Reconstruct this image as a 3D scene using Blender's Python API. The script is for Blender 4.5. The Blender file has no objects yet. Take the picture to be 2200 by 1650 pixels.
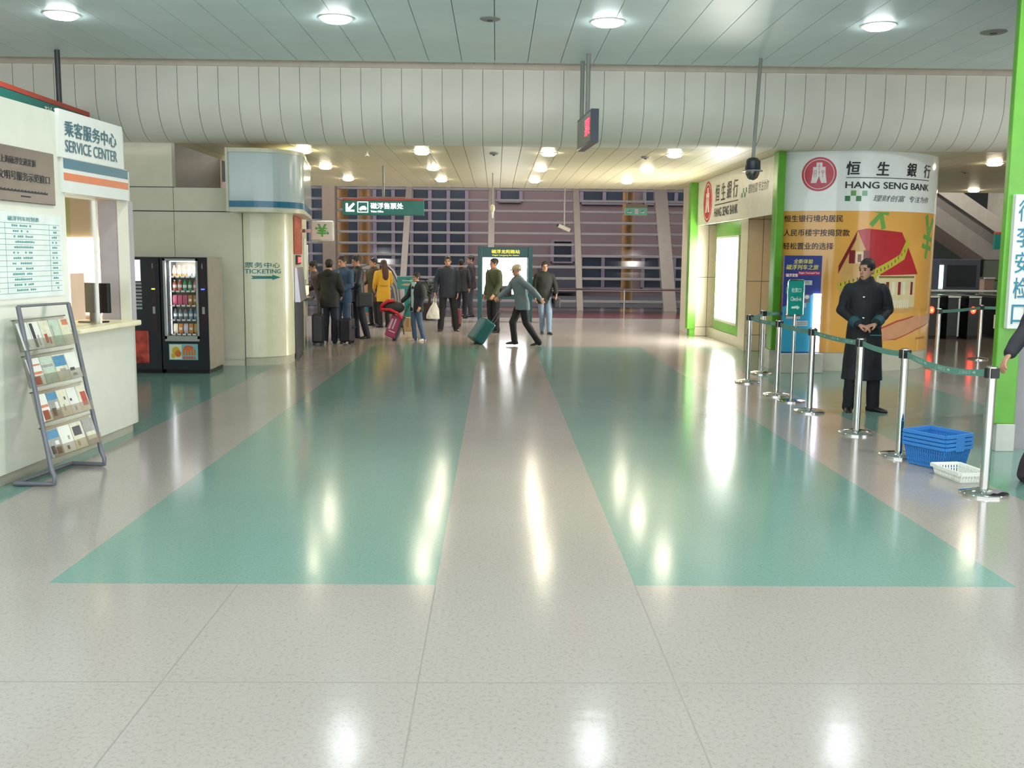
import bpy, bmesh, math, random
from mathutils import Vector, Matrix, noise
from mathutils.geometry import tessellate_polygon
random.seed(7)
S = bpy.context.scene
COL = S.collection
PI = math.pi
# ---------------------------------------------------------------- camera
cam_d = bpy.data.cameras.new('camera'); cam = bpy.data.objects.new('camera', cam_d); COL.objects.link(cam)
cam_d.sensor_width = 36; cam_d.lens = 36 * 2150 / 2200; cam_d.clip_end = 200
_r = Vector((0.99983166, -0.01568423, 0.00952178)); _u = Vector((-0.00745618, 0.12685774, 0.9918929)); _f = Vector((0.01676499, 0.99179691, -0.12671944))
cam.matrix_world = Matrix(((_r.x, _u.x, -_f.x, 0), (_r.y, _u.y, -_f.y, 0), (_r.z, _u.z, -_f.z, 1.72), (0, 0, 0, 1)))
S.camera = cam
# ---------------------------------------------------------------- world, exposure
W = bpy.data.worlds.new('night'); S.world = W; W.use_nodes = True
W.node_tree.nodes['Background'].inputs[0].default_value = (0.62, 0.65, 0.67, 1)
W.node_tree.nodes['Background'].inputs[1].default_value = 2.7  # bright grey fill, let in through the open rear end of the hall
S.view_settings.view_transform = 'Standard'; S.view_settings.look = 'None'
S.view_settings.exposure = 0.88; S.view_settings.gamma = 1.0; S.view_settings.use_curve_mapping = False
NEAR_E, FAR_E, ROW_W = 27.0, 46.0, 23.0   # glow of one lens in the front hall / under the low ceiling, watts of the rows overhead
NEAR_C, FAR_C = (0.95, 1.0, 0.97), (1.0, 0.9, 0.68)
# ---------------------------------------------------------------- helpers
def lin(h):
    h = h.lstrip('#'); v = [int(h[i:i + 2], 16) / 255 for i in (0, 2, 4)]
    return tuple(c / 12.92 if c <= 0.04045 else ((c + 0.055) / 1.055) ** 2.4 for c in v) + (1.0,)
MATS = {}
def M(name, col, r=0.5, m=0.0, var=0.06, scale=6.0, bump=0.0, bscale=60.0, emit=0.0, ecol=None, spec=0.5):
    """Procedural material: principled colour broken up by a little noise, optional noise bump."""
    if name in MATS: return MATS[name]
    mt = bpy.data.materials.new(name); mt.use_nodes = True; nt = mt.node_tree; N = nt.nodes; L = nt.links
    b = N['Principled BSDF']; c = lin(col)
    b.inputs['Roughness'].default_value = r; b.inputs['Metallic'].default_value = m
    b.inputs['Specular IOR Level'].default_value = spec
    tc = N.new('ShaderNodeTexCoord'); nz = N.new('ShaderNodeTexNoise'); nz.inputs['Scale'].default_value = scale; nz.inputs['Detail'].default_value = 3
    rp = N.new('ShaderNodeValToRGB'); e = rp.color_ramp.elements
    e[0].position = 0.3; e[1].position = 0.7
    e[0].color = tuple(max(0, x * (1 - var)) for x in c[:3]) + (1,); e[1].color = tuple(min(1, x * (1 + var)) for x in c[:3]) + (1,)
    L.new(tc.outputs['Object'], nz.inputs['Vector']); L.new(nz.outputs['Fac'], rp.inputs['Fac']); L.new(rp.outputs['Color'], b.inputs['Base Color'])
    if bump:
        n2 = N.new('ShaderNodeTexNoise'); n2.inputs['Scale'].default_value = bscale; bp = N.new('ShaderNodeBump'); bp.inputs['Strength'].default_value = bump; bp.inputs['Distance'].default_value = 0.01
        L.new(tc.outputs['Object'], n2.inputs['Vector']); L.new(n2.outputs['Fac'], bp.inputs['Height']); L.new(bp.outputs['Normal'], b.inputs['Normal'])
    if emit:
        b.inputs['Emission Color'].default_value = lin(ecol or col); b.inputs['Emission Strength'].default_value = emit
    MATS[name] = mt
    return mt
def glass(name, tint='#ffffff', refl=0.1, rough=0.02, k=0.5):
    if name in MATS: return MATS[name]
    mt = bpy.data.materials.new(name); mt.use_nodes = True; nt = mt.node_tree; N = nt.nodes; L = nt.links
    out = N['Material Output']; N.remove(N['Principled BSDF'])
    t = N.new('ShaderNodeBsdfTransparent'); t.inputs[0].default_value = lin(tint); g = N.new('ShaderNodeBsdfGlossy'); g.inputs['Roughness'].default_value = rough
    lw = N.new('ShaderNodeLayerWeight'); lw.inputs[0].default_value = 0.25; mp = N.new('ShaderNodeMath'); mp.operation = 'MULTIPLY_ADD'; mp.inputs[1].default_value = k; mp.inputs[2].default_value = refl * 0.5
    mx = N.new('ShaderNodeMixShader'); L.new(lw.outputs['Fresnel'], mp.inputs[0]); L.new(mp.outputs[0], mx.inputs[0]); L.new(t.outputs[0], mx.inputs[1]); L.new(g.outputs[0], mx.inputs[2]); L.new(mx.outputs[0], out.inputs[0])
    MATS[name] = mt
    return mt

class MB:
    """collects shapes into one mesh"""
    def __init__(s): s.bm = bmesh.new(); s.T = None
    def _new(s, n0, m, sm):
        s.bm.faces.ensure_lookup_table()
        for f in s.bm.faces[n0:]: f.material_index = m; f.smooth = sm
    def _v(s, p):
        p = Vector(p)
        return s.bm.verts.new(s.T @ p if s.T else p)
    def face(s, pts, m=0, sm=False):
        n0 = len(s.bm.faces); s.bm.faces.new([s._v(p) for p in pts]); s._new(n0, m, sm)
    def box(s, x0, x1, y0, y1, z0, z1, m=0, bev=0.0):
        n0 = len(s.bm.faces)
        v = [s._v((x, y, z)) for x in (x0, x1) for y in (y0, y1) for z in (z0, z1)]
        fs = [s.bm.faces.new([v[i] for i in q]) for q in ((0, 1, 3, 2), (4, 6, 7, 5), (0, 4, 5, 1), (2, 3, 7, 6), (0, 2, 6, 4), (1, 5, 7, 3))]
        if bev:
            ed = list({e for f in fs for e in f.edges})
            bmesh.ops.bevel(s.bm, geom=ed, offset=bev, segments=2, affect='EDGES', profile=0.5)
        s._new(n0, m, False)
        return s
    def loft(s, rings, m=0, closed=True, sm=True, caps=True):
        n0 = len(s.bm.faces)
        R = [[s._v(p) for p in r] for r in rings]; n = len(R[0])
        for a, b in zip(R, R[1:]):
            for i in range(n if closed else n - 1):
                j = (i + 1) % n
                s.bm.faces.new((a[i], a[j], b[j], b[i]))
        if caps:
            s.bm.faces.new(R[0][::-1]); s.bm.faces.new(R[-1])
        s._new(n0, m, sm)
        return s
    def cone(s, p0, p1, r0, r1=None, seg=14, m=0, caps=True):
        p0, p1 = Vector(p0), Vector(p1); r1 = r0 if r1 is None else r1
        d = (p1 - p0).normalized(); a = d.orthogonal().normalized(); b = d.cross(a)
        ring = lambda p, r: [p + (a * math.cos(2 * PI * i / seg) + b * math.sin(2 * PI * i / seg)) * r for i in range(seg)]
        return s.loft([ring(p0, r0), ring(p1, r1)], m, caps=caps)
    def sphere(s, c, r, m=0, nu=16, nv=10, R=None):
        c = Vector(c); rx, ry, rz = (r, r, r) if not hasattr(r, '__len__') else r
        rings = []
        for j in range(nv + 1):
            t = -PI / 2 + PI * j / nv; k = max(math.cos(t), 0.02)
            ring = []
            for i in range(nu):
                p = Vector((rx * k * math.cos(2 * PI * i / nu), ry * k * math.sin(2 * PI * i / nu), rz * math.sin(t)))
                ring.append(c + (R @ p if R else p))
            rings.append(ring)
        return s.loft(rings, m)
    def chain(s, pts, rad, m=0, seg=12):
        """limb: cones with balls at the joints"""
        for p, r in zip(pts, rad): s.sphere(p, r, m, seg, 8)
        for p, q, r0, r1 in zip(pts, pts[1:], rad, rad[1:]):
            if (Vector(p) - Vector(q)).length > 1e-4: s.cone(p, q, r0, r1, seg, m)
        return s
    def tube(s, pts, r, seg=8, m=0):
        pts = [Vector(p) for p in pts]; rings = []; n = len(pts); a = None
        for i, p in enumerate(pts):
            t = (pts[min(i + 1, n - 1)] - pts[max(i - 1, 0)]).normalized()
            a = (a - t * a.dot(t)).normalized() if a is not None else t.orthogonal().normalized()
            b = t.cross(a)
            rings.append([p + (a * math.cos(2 * PI * k / seg) + b * math.sin(2 * PI * k / seg)) * r for k in range(seg)])
        return s.loft(rings, m)
    def lathe(s, prof, c=(0, 0, 0), seg=32, m=0):
        c = Vector(c)
        return s.loft([[c + Vector((r * math.cos(2 * PI * i / seg), r * math.sin(2 * PI * i / seg), z)) for i in range(seg)] for r, z in prof], m)
    def prism(s, poly, z0, z1, m=0, sm=False):
        n = len(poly); n0 = len(s.bm.faces)
        a = [s._v((x, y, z0)) for x, y in poly]; b = [s._v((x, y, z1)) for x, y in poly]
        s.bm.faces.new(a[::-1]); s.bm.faces.new(b)
        for i in range(n): s.bm.faces.new((a[i], a[(i + 1) % n], b[(i + 1) % n], b[i]))
        s._new(n0, m, sm)
        return s
    def decal(s, poly, surf, n0=0.0, n1=0.004, m=0, step=0.0):
        """flat outline (u, v) laid on a surface, n1 thick"""
        tb = bmesh.new(); vs = [tb.verts.new((u, v, 0)) for u, v in poly]; tb.faces.new(vs)
        if step:
            us = [p[0] for p in poly]; u = math.floor(min(us) / step) * step + step
            while u < max(us):
                bmesh.ops.bisect_plane(tb, geom=tb.verts[:] + tb.edges[:] + tb.faces[:], plane_co=(u, 0, 0), plane_no=(1, 0, 0)); u += step
        bmesh.ops.triangulate(tb, faces=[f for f in tb.faces if len(f.verts) > 4])
        k = len(s.bm.faces); mp = {}; mq = {}
        for v in tb.verts:
            mp[v] = s._v(surf(v.co.x, v.co.y, n1)); mq[v] = s._v(surf(v.co.x, v.co.y, n0))
        for f in tb.faces: s.bm.faces.new([mp[v] for v in f.verts])
        for e in tb.edges:
            if len(e.link_faces) == 1:
                f = e.link_faces[0]; vv = list(f.verts); i = vv.index(e.verts[0]); a, b = (e.verts[0], e.verts[1]) if vv[(i + 1) % len(vv)] == e.verts[1] else (e.verts[1], e.verts[0])
                s.bm.faces.new((mp[b], mp[a], mq[a], mq[b]))
        s._new(k, m, False); tb.free()
        return s
    def build(s, name, mats, parent=None, fix=True, angle=0.7, loc=None):
        if fix: bmesh.ops.recalc_face_normals(s.bm, faces=s.bm.faces)
        me = bpy.data.meshes.new(name); s.bm.to_mesh(me); s.bm.free()
        for mt in (mats if isinstance(mats, (list, tuple)) else [mats]): me.materials.append(mt)
        if any(p.use_smooth for p in me.polygons):
            try: me.set_sharp_from_angle(angle=angle)
            except Exception: pass
        o = bpy.data.objects.new(name, me); COL.objects.link(o)
        if parent is not None: o.parent = parent
        if loc is not None: o.location = loc
        return o

def thing(name, label, cat, loc=(0, 0, 0), rotz=0.0, group=None):
    o = bpy.data.objects.new(name, None); COL.objects.link(o); o.empty_display_size = 0.1
    o.location = loc; o.rotation_euler = (0, 0, rotz); o['label'] = label; o['category'] = cat
    if group: o['group'] = group
    return o
def tag(o, label, cat, group=None, kind=None):
    o['label'] = label; o['category'] = cat
    if group: o['group'] = group
    if kind: o['kind'] = kind
    return o
def struct(o): o['kind'] = 'structure'; return o
def copy_tree(o, parent=None):
    c = o.copy(); COL.objects.link(c)
    if parent is not None: c.parent = parent
    for ch in list(o.children): copy_tree(ch, c)
    return c

def plane(O, U, V=(0, 0, 1)):
    O, U, V = Vector(O), Vector(U).normalized(), Vector(V).normalized(); Nn = U.cross(V)
    return lambda u, v, n=0.0: O + U * u + V * v + Nn * n
def cyl(cx, cy, R):
    return lambda s, z, n=0.0: Vector((cx + (R + n) * math.sin(s / R), cy - (R + n) * math.cos(s / R), z))

_tc = {}
def text_mesh(body, bold=0.0, shear=0.0):
    k = (body, shear)
    if k not in _tc:
        c = bpy.data.curves.new('text_source', 'FONT'); c.body = body; c.shear = shear; c.resolution_u = 3
        o = bpy.data.objects.new('text_source', c); COL.objects.link(o)
        dg = bpy.context.evaluated_depsgraph_get(); me = bpy.data.meshes.new_from_object(o.evaluated_get(dg))
        vs = [v.co.copy() for v in me.vertices]; fs = [list(p.vertices) for p in me.polygons]
        bpy.data.objects.remove(o); bpy.data.curves.remove(c); bpy.data.meshes.remove(me)
        _tc[k] = (vs, fs)
    return _tc[k]
def letter(mb, surf, body, u, v, w, h, m=0, bold=0.012, shear=0.0, n=0.006):
    """writing fitted to the box (u, v, w, h) of a surface"""
    vs, fs = text_mesh(body, bold, shear)
    if not vs: return
    x0 = min(p.x for p in vs); x1 = max(p.x for p in vs); y0 = min(p.y for p in vs); y1 = max(p.y for p in vs)
    b = bold * h                                    # heavier strokes: the same outline laid side by side
    for du, dv in (((-b, 0), (b, 0), (0, b * .6), (0, -b * .6)) if bold > 0.004 else ((0, 0),)):
        nv = [mb._v(surf(u + du + (p.x - x0) / (x1 - x0) * w, v + dv + (p.y - y0) / max(y1 - y0, 1e-6) * h, n)) for p in vs]
        k = len(mb.bm.faces)
        for f in fs:
            try: mb.bm.faces.new([nv[i] for i in f])
            except ValueError: pass
        mb._new(k, m, False); n += 0.0003
def rect(u0, v0, u1, v1): return [(u0, v0), (u1, v0), (u1, v1), (u0, v1)]
def ell(cu, cv, ru, rv, n=28): return [(cu + ru * math.cos(2 * PI * i / n), cv + rv * math.sin(2 * PI * i / n)) for i in range(n)]
def arrow(u, v, w, h, t=0.4, hd=0.35):
    """arrow outline pointing to +u in the box"""
    a = v + h / 2; k = h * t / 2; x = u + w * (1 - hd)
    return [(u, a - k), (x, a - k), (x, v), (u + w, a), (x, v + h), (x, a + k), (u, a + k)]
# ================================================================ materials of the place
m_white = M('warm white panel', '#d8d6c6', 0.35)
m_booth = M('cream booth enamel', '#d9dbcd', 0.3, var=0.03)
m_seam = M('dark joint', '#4a4a44', 0.8)
m_steel = M('brushed steel', '#c9c9c4', 0.2, 1.0)
m_chrome = M('polished chrome', '#d5d5d2', 0.08, 1.0, var=0.02)
m_black = M('black plastic', '#17191b', 0.4)
m_grey = M('grey paint', '#8f918d', 0.45)
m_dkgrey = M('dark grey metal', '#4d5052', 0.4, 0.3)
m_green = M('fresh green laminate', '#63a832', 0.25)
m_teal = M('sign teal', '#0f7a72', 0.35)
m_red = M('sign red', '#c8452f', 0.4)
m_paper = M('white print', '#e6e7e2', 0.5, var=0.02)
m_ink = M('dark print', '#23262e', 0.5)
m_lampglass = M('lamp lens', '#ffffff', 0.4, emit=NEAR_E, ecol='#f2fbff')
m_lampglass_far = M('lamp lens warm', '#ffffff', 0.4, emit=FAR_E, ecol='#fff2d6')

# ---------------------------------------------------------------- floor
def floor_material(name, col, dark):
    mt = bpy.data.materials.new(name); mt.use_nodes = True; nt = mt.node_tree; N = nt.nodes; L = nt.links; b = N['Principled BSDF']
    tc = N.new('ShaderNodeTexCoord')
    n1 = N.new('ShaderNodeTexNoise'); n1.inputs['Scale'].default_value = 55; n1.inputs['Detail'].default_value = 4; n1.inputs['Roughness'].default_value = 0.8
    n2 = N.new('ShaderNodeTexNoise'); n2.inputs['Scale'].default_value = 0.6; n2.inputs['Detail'].default_value = 3
    rp = N.new('ShaderNodeValToRGB'); e = rp.color_ramp.elements; e[0].position = 0.34; e[1].position = 0.5; e[0].color = lin(dark); e[1].color = lin(col)
    mx = N.new('ShaderNodeMixRGB'); mx.blend_type = 'MULTIPLY'; mx.inputs[0].default_value = 0.35
    r2 = N.new('ShaderNodeValToRGB'); r2.color_ramp.elements[0].position = 0.3; r2.color_ramp.elements[0].color = (0.8, 0.8, 0.78, 1); r2.color_ramp.elements[1].position = 0.65
    L.new(tc.outputs['Object'], n1.inputs['Vector']); L.new(tc.outputs['Object'], n2.inputs['Vector']); L.new(n1.outputs['Fac'], rp.inputs['Fac']); L.new(n2.outputs['Fac'], r2.inputs['Fac'])
    L.new(rp.outputs['Color'], mx.inputs[1]); L.new(r2.outputs['Color'], mx.inputs[2]); L.new(mx.outputs[0], b.inputs['Base Color'])
    rr = N.new('ShaderNodeMapRange'); rr.inputs[3].default_value = 0.12; rr.inputs[4].default_value = 0.18; L.new(n2.outputs['Fac'], rr.inputs[0]); L.new(rr.outputs[0], b.inputs['Roughness'])
    n3 = N.new('ShaderNodeTexNoise'); n3.inputs['Scale'].default_value = 9; n3.inputs['Detail'].default_value = 6; bp = N.new('ShaderNodeBump'); bp.inputs['Strength'].default_value = 0.06; bp.inputs['Distance'].default_value = 0.01
    L.new(tc.outputs['Object'], n3.inputs['Vector']); L.new(n3.outputs['Fac'], bp.inputs['Height']); L.new(bp.outputs['Normal'], b.inputs['Normal'])
    b.inputs['Specular IOR Level'].default_value = 0.38
    return mt
f_grey = floor_material('speckled grey sheet floor', '#a29b95', '#8e8882')
f_teal = floor_material('speckled teal sheet floor', '#74968c', '#63857c')
f_dark = floor_material('dark entrance floor', '#4c4441', '#3d3735')
f_redm = floor_material('red entrance strip', '#6e3a3c', '#5b3034')
f_seam = M('floor weld seam', '#87817a', 0.45)
mb = MB()
sw = 0.0035
def cuts(base, seams): return sorted(set(base + [s + d for s in seams for d in (-sw, sw)]))
XC = cuts([-9, -5.45, -3.4, -2.33, -0.305, 0.745, 2.78, 3.83, 5.9, 15], [-1.34, -0.305, 0.745])
YC = cuts([-2, 5.1, 19.22, 28.2, 31.0, 34.5], [3.88])
gv = {}
def fv(i, j):
    if (i, j) not in gv: gv[(i, j)] = mb.bm.verts.new((XC[i], YC[j], 0))
    return gv[(i, j)]
for i in range(len(XC) - 1):
    for j in range(len(YC) - 1):
        x = (XC[i] + XC[i + 1]) / 2; y = (YC[j] + YC[j + 1]) / 2
        k = 0
        if 5.1 < y < 19.22 and (-5.45 < x < -3.4 or -2.33 < x < -0.305 or 0.745 < x < 2.78 or 3.83 < x < 5.9): k = 1
        if y > 28.2: k = 3 if y < 31 and x > 0.5 else 2
        thin_x = XC[i + 1] - XC[i] < 0.008; thin_y = YC[j + 1] - YC[j] < 0.008
        if y < 5.1 and (thin_x or (thin_y and abs(y - 3.88) < 0.01)): k = 4
        f = mb.bm.faces.new((fv(i, j), fv(i + 1, j), fv(i + 1, j + 1), fv(i, j + 1))); f.material_index = k
struct(mb.build('floor', [f_grey, f_teal, f_dark, f_redm, f_seam]))

# ---------------------------------------------------------------- ceilings: long metal strips with open joints, dark backing above
m_ceil_n = M('pale green grey ceiling strip', '#dff2f4', 0.4, var=0.03, scale=2)
m_ceil_f = M('cream ceiling strip', '#d6cfae', 0.38, var=0.03, scale=2)
def strip_ceiling(name, x0, x1, y0, y1, z, pitch, mat, off=0.0):
    mb = MB(); x = x0
    while x < x1:
        e = min(x + pitch, x1); mb.box(x + 0.004, e - 0.004, y0, y1, z, z + 0.03, 0); x = e
    mb.box(x0, x1, y0, y1, z + 0.04, z + 0.06, 1)
    return struct(mb.build(name, [mat, m_seam]))
strip_ceiling('ceiling', -9.2, 15.1, -2, 14.45, 4.4, 0.458, m_ceil_n)
strip_ceiling('ceiling_rear', -4.85, 15.1, 15.36, 24.5, 3.35, 0.29, m_ceil_f)
# ledge between front ceiling and soffit
m_ledge = M('warm grey ledge', '#cfc6b8', 0.5)
mb = MB(); x = -9.2
while x < 15.1: mb.box(x + 0.003, x + 0.283, 14.46, 14.75, 4.43, 4.46); x += 0.286
mb.box(-9.2, 15.1, 14.45, 14.78, 4.47, 4.5, 1); mb.box(-9.2, 15.1, 14.72, 14.745, 4.36, 4.43, 0)
struct(mb.build('trim_1', [m_ledge, m_seam]))
# curved soffit, panel by panel
m_soffit = M('curved soffit panel', '#e8e6da', 0.42, var=0.05, scale=1.5)
prof = [(14.75, 4.36), (14.75, 3.95)] + [(14.75 + 0.6 * (1 - math.cos(t)), 3.95 - 0.6 * math.sin(t)) for t in [PI / 2 * k / 10 for k in range(1, 11)]]
mb = MB(); x = -9.2; i = 0
while x < 15.1:
    a, b = x + 0.003, x + 0.287
    mb.loft([[(a, y, z), (b, y, z)] for y, z in prof], 0, closed=False, caps=False); x += 0.29
mb.loft([[(-9.2, y + 0.02, z + 0.015), (15.1, y + 0.02, z + 0.015)] for y, z in prof], 1, closed=False, caps=False)
struct(mb.build('wall_soffit', [m_soffit, m_seam], fix=False))

# ---------------------------------------------------------------- outer walls and dark hall behind
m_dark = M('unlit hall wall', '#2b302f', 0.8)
m_void = M('brown grey unlit wall', '#a39a8e', 0.7)
def wallbox(name, *a, mat=m_white):
    return struct(MB().box(*a).build(name, mat))
wallbox('wall_left', -9.3, -9.2, -2, 34, 0, 5)
wallbox('wall_right', 15.1, 15.2, -2, 34, 0, 7, mat=m_white)
wallbox('wall_void', -9.2, -4.86, 18.0, 18.1, 2.2, 4.9, mat=m_void)
wallbox('ceiling_void', -9.2, -4.86, 15.4, 18.1, 4.4, 4.45, mat=m_void)
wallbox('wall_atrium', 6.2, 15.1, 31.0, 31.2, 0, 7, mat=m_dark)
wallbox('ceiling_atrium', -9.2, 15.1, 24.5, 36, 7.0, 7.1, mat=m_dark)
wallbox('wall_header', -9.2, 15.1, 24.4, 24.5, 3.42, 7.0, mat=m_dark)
# panelled wall behind the vending machines
m_tile = M('beige wall panel', '#dcd6c0', 0.42, var=0.03)
mb = MB()
xs = [-9.2, -6.9, -5.9, -4.89, -3.85]
for a, b in zip(xs, xs[1:]):
    mb.box(a + 0.004, b - 0.004, 15.45, 15.6, 0.1, 2.34); mb.box(a + 0.004, b - 0.004, 15.45, 15.6, 2.355, 2.7)
    if b < -4.8: mb.box(a + 0.004, b - 0.004, 15.45, 15.6, 2.712, 4.35)
    mb.box(a, b, 15.47, 15.6, 0, 0.1)
mb.box(-9.2, -3.85, 15.48, 15.58, 0, 2.69, 1); mb.box(-9.2, -4.9, 15.48, 15.58, 2.7, 4.35, 1)
struct(mb.build('wall_rear_left', [m_tile, m_seam]))

# ---------------------------------------------------------------- downlights
m_ring = M('white lamp ring', '#e2e2dc', 0.35)
def downlight(x, y, z, r, label, lens, group):
    t = thing('downlight', label, 'ceiling light', (x, y, z), 0, group)
    MB().lathe([(r, 0.0), (r + 0.03, 0.0), (r + 0.03, -0.008), (r + 0.01, -0.012), (r, -0.006)]).build('ring', m_ring, t)
    MB().lathe([(0.002, -0.055), (r * 0.45, -0.052), (r * 0.8, -0.042), (r * 0.97, -0.025), (r, -0.004), (0.002, -0.002)], seg=20).build('lens', lens, t)
    return t
ordw = ['leftmost', 'second', 'third', 'fourth', 'rightmost']
for i, x in enumerate((-4.96, -1.85, 1.26, 4.39)):
    downlight(x, 11.9, 4.4, 0.17, f'{["first", "second", "third", "fourth"][i]} round downlight from the service booth side in the high front ceiling', m_lampglass, 'front hall ceiling downlights')
for j, y in enumerate((16.2, 19.1, 22.0)):
    for i, x in enumerate((-3.2, -1.19, 0.82, 2.82)):
        if i == 0 and j == 0: x = -3.05
        downlight(x, y, 3.35, 0.115, f'{["first", "second", "third", "fourth"][i]} downlight from ticketing side, {["nearest row behind the curved soffit", "middle row of the low ceiling", "far row next to the glass facade"][j]}', m_lampglass_far, 'low ceiling downlights')
downlight(8.35, 17.0, 3.35, 0.125, 'nearer downlight in the low ceiling right of the round bank pillar', m_lampglass_far, 'low ceiling downlights')
downlight(11.1, 23.5, 3.35, 0.125, 'farther downlight above the turnstiles in front of the escalator', m_lampglass_far, 'low ceiling downlights')
# the rows of the front hall that hang behind the camera's view
for y in (7.6, 3.3, -0.8):
    for x in (-4.96, -1.85, 1.26, 4.39, 8.0):
        ld = bpy.data.lights.new('hall_unseen_light', 'AREA'); ld.shape = 'DISK'; ld.size = 0.3; ld.energy = ROW_W; ld.color = NEAR_C; ld.spread = math.radians(165)
        lo = bpy.data.objects.new('hall_unseen_light', ld); COL.objects.link(lo); lo.location = (x, y, 4.38)
for x, y in ((7.6, 11.9), (10.7, 11.9), (7.6, 9.0)):  # extra unseen lights without fixtures, added to brighten the pillar side
    ld = bpy.data.lights.new('hall_unseen_light', 'AREA'); ld.shape = 'DISK'; ld.size = 0.3; ld.energy = ROW_W * 1.6; ld.color = NEAR_C; ld.spread = math.radians(165)
    lo = bpy.data.objects.new('hall_unseen_light', ld); COL.objects.link(lo); lo.location = (x, y, 4.38)
# detectors and sprinklers
def disc_fixture(name, x, y, z, r, label, cat, drop=0.03):
    t = thing(name, label, cat, (x, y, z))
    MB().lathe([(0.01, 0), (r, 0), (r, -drop * 0.4), (r * 0.75, -drop), (0.01, -drop)]).build('cover', m_grey, t)
    MB().lathe([(0.01, -drop), (r * 0.3, -drop), (r * 0.25, -drop * 1.5), (0.01, -drop * 1.5)], seg=16).build('sensor', m_dkgrey, t)
disc_fixture('ceiling_speaker', -0.09, 11.83, 4.4, 0.115, 'flat round ceiling speaker between the two middle front downlights', 'speaker', 0.02)
disc_fixture('ceiling_speaker', 5.85, 12.15, 4.4, 0.15, 'flat round ceiling speaker above the bank pillar side, last before the green column', 'speaker', 0.02)
disc_fixture('smoke_detector', 2.42, 16.6, 3.35, 0.075, 'small smoke detector on low ceiling left of the dome camera', 'smoke detector')
disc_fixture('smoke_detector', -0.05, 16.3, 3.35, 0.07, 'small smoke detector in the gap between the nearest row of low downlights', 'smoke detector')
disc_fixture('smoke_detector', 8.6, 18.6, 3.35, 0.07, 'small smoke detector on low ceiling right of the round bank pillar', 'smoke detector')
for x, y, z, lb in ((-0.12, 10.6, 4.4, 'thin ceiling sprinkler just above the round speaker of the front ceiling'), (-2.05, 16.2, 3.35, 'small ceiling sprinkler between first two downlights behind the curved soffit'), (-1.15, 17.9, 3.35, 'small ceiling sprinkler just in front of a middle row downlight')):
    t = thing('sprinkler', lb, 'sprinkler', (x, y, z))
    MB().cone((0, 0, 0), (0, 0, -0.07), 0.012).build('pipe', m_steel, t); MB().lathe([(0.004, -0.07), (0.035, -0.072), (0.035, -0.078), (0.004, -0.08)], seg=14).build('deflector', m_steel, t)

# ---------------------------------------------------------------- glass facade, Y 32-34, leaning back
m_mull = M('grey facade steel', '#8a8079', 0.45)
m_slat = M('grey louvre blade', '#878387', 0.45)
FY = lambda z: 32.3 + z * 0.425
fac = bpy.data.objects.new('window_1', None); COL.objects.link(fac); struct(fac)
def mull(xb, xt, w, d=0.2):
    MB().loft([[(xb - w / 2, FY(0), 0), (xb + w / 2, FY(0), 0), (xb + w / 2, FY(0) + d, 0), (xb - w / 2, FY(0) + d, 0)], [(xt - w / 2, FY(7), 7), (xt + w / 2, FY(7), 7), (xt + w / 2, FY(7) + d, 7), (xt - w / 2, FY(7) + d, 7)]], sm=False).build('mullion', m_mull, fac)
mull(-3.05, -2.82, 0.2); mull(-0.18, -0.14, 0.2); mull(2.72, 2.6, 0.2); mull(5.64, 5.38, 0.42, 0.35); mull(8.5, 8.1, 0.2)
for k in range(16):
    z = 3.93 - 0.365 * (k - 5)
    if z < 0.2: continue
    MB().box(-7.5, 9.0, FY(z) + 0.06, FY(z) + 0.2, z - 0.04, z + 0.04, 0, 0.01).build('louvre_slat', m_slat, fac)
MB().loft([[(-7.5, FY(0) + 0.24, 0.05), (9, FY(0) + 0.24, 0.05), (9, FY(0) + 0.26, 0.05), (-7.5, FY(0) + 0.26, 0.05)], [(-7.5, FY(7) + 0.24, 7), (9, FY(7) + 0.24, 7), (9, FY(7) + 0.26, 7), (-7.5, FY(7) + 0.26, 7)]], sm=False).build('glass_pane', glass('facade glass', '#dfe3e6', 0.006, 0.12, 0.025), fac)
MB().tube([(1.5, 31.2, 0.72), (8.0, 31.2, 0.72)], 0.03).build('handrail', m_steel, fac)
for x in (1.6, 4.0, 6.2): MB().cone((x, 31.2, 0), (x, 31.2, 0.72), 0.025).build('rail_post', m_steel, fac)
struct(MB().box(-5.42, -5.02, 31.6, 32.1, 0, 7, 0, 0.02).build('pillar', M('brown grey pillar cladding', '#7d7168', 0.5)))
struct(MB().box(4.62, 4.8, 24.0, 24.3, 0, 3.34, 0, 0.03).build('trim_2', M('lilac steel post', '#8d8792', 0.25, 0.6)))
# ---------------------------------------------------------------- outside: courtyard and building at night
struct(MB().box(-25, 25, 34.6, 60, -0.2, -0.02).build('ground', M('night paving', '#3c3837', 0.7)))
bld = thing('building', 'mauve office building with dark windows seen through the glass facade', 'building', (0, 46, 0))
m_mauve = M('mauve render', '#695451', 0.8, scale=1.0)
MB().box(-22, 22, 0, 6, -0.1, 12).build('wall', m_mauve, bld)
m_night = M('dark window glass', '#1c222b', 0.5, scale=0.7, var=0.5)
m_wfr = M('window frame mauve', '#6d5f66', 0.6)
def bwin(x0, x1, z0, z1, n):
    f = MB()
    for k in range(n + 1):
        x = x0 + (x1 - x0) * k / n; f.box(x - 0.08, x + 0.08, -0.12, 0, z0, z1)
    f.box(x0, x1, -0.12, 0, z0 - 0.08, z0); f.box(x0, x1, -0.12, 0, z1, z1 + 0.08)
    w = f.build('window', m_wfr, bld); MB().box(x0, x1, -0.04, 0.0, z0, z1).build('pane', m_night, w)
bwin(-9.5, -6.2, 0.6, 5.6, 3); bwin(-5.5, -1.35, 0.6, 5.5, 5)
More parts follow.
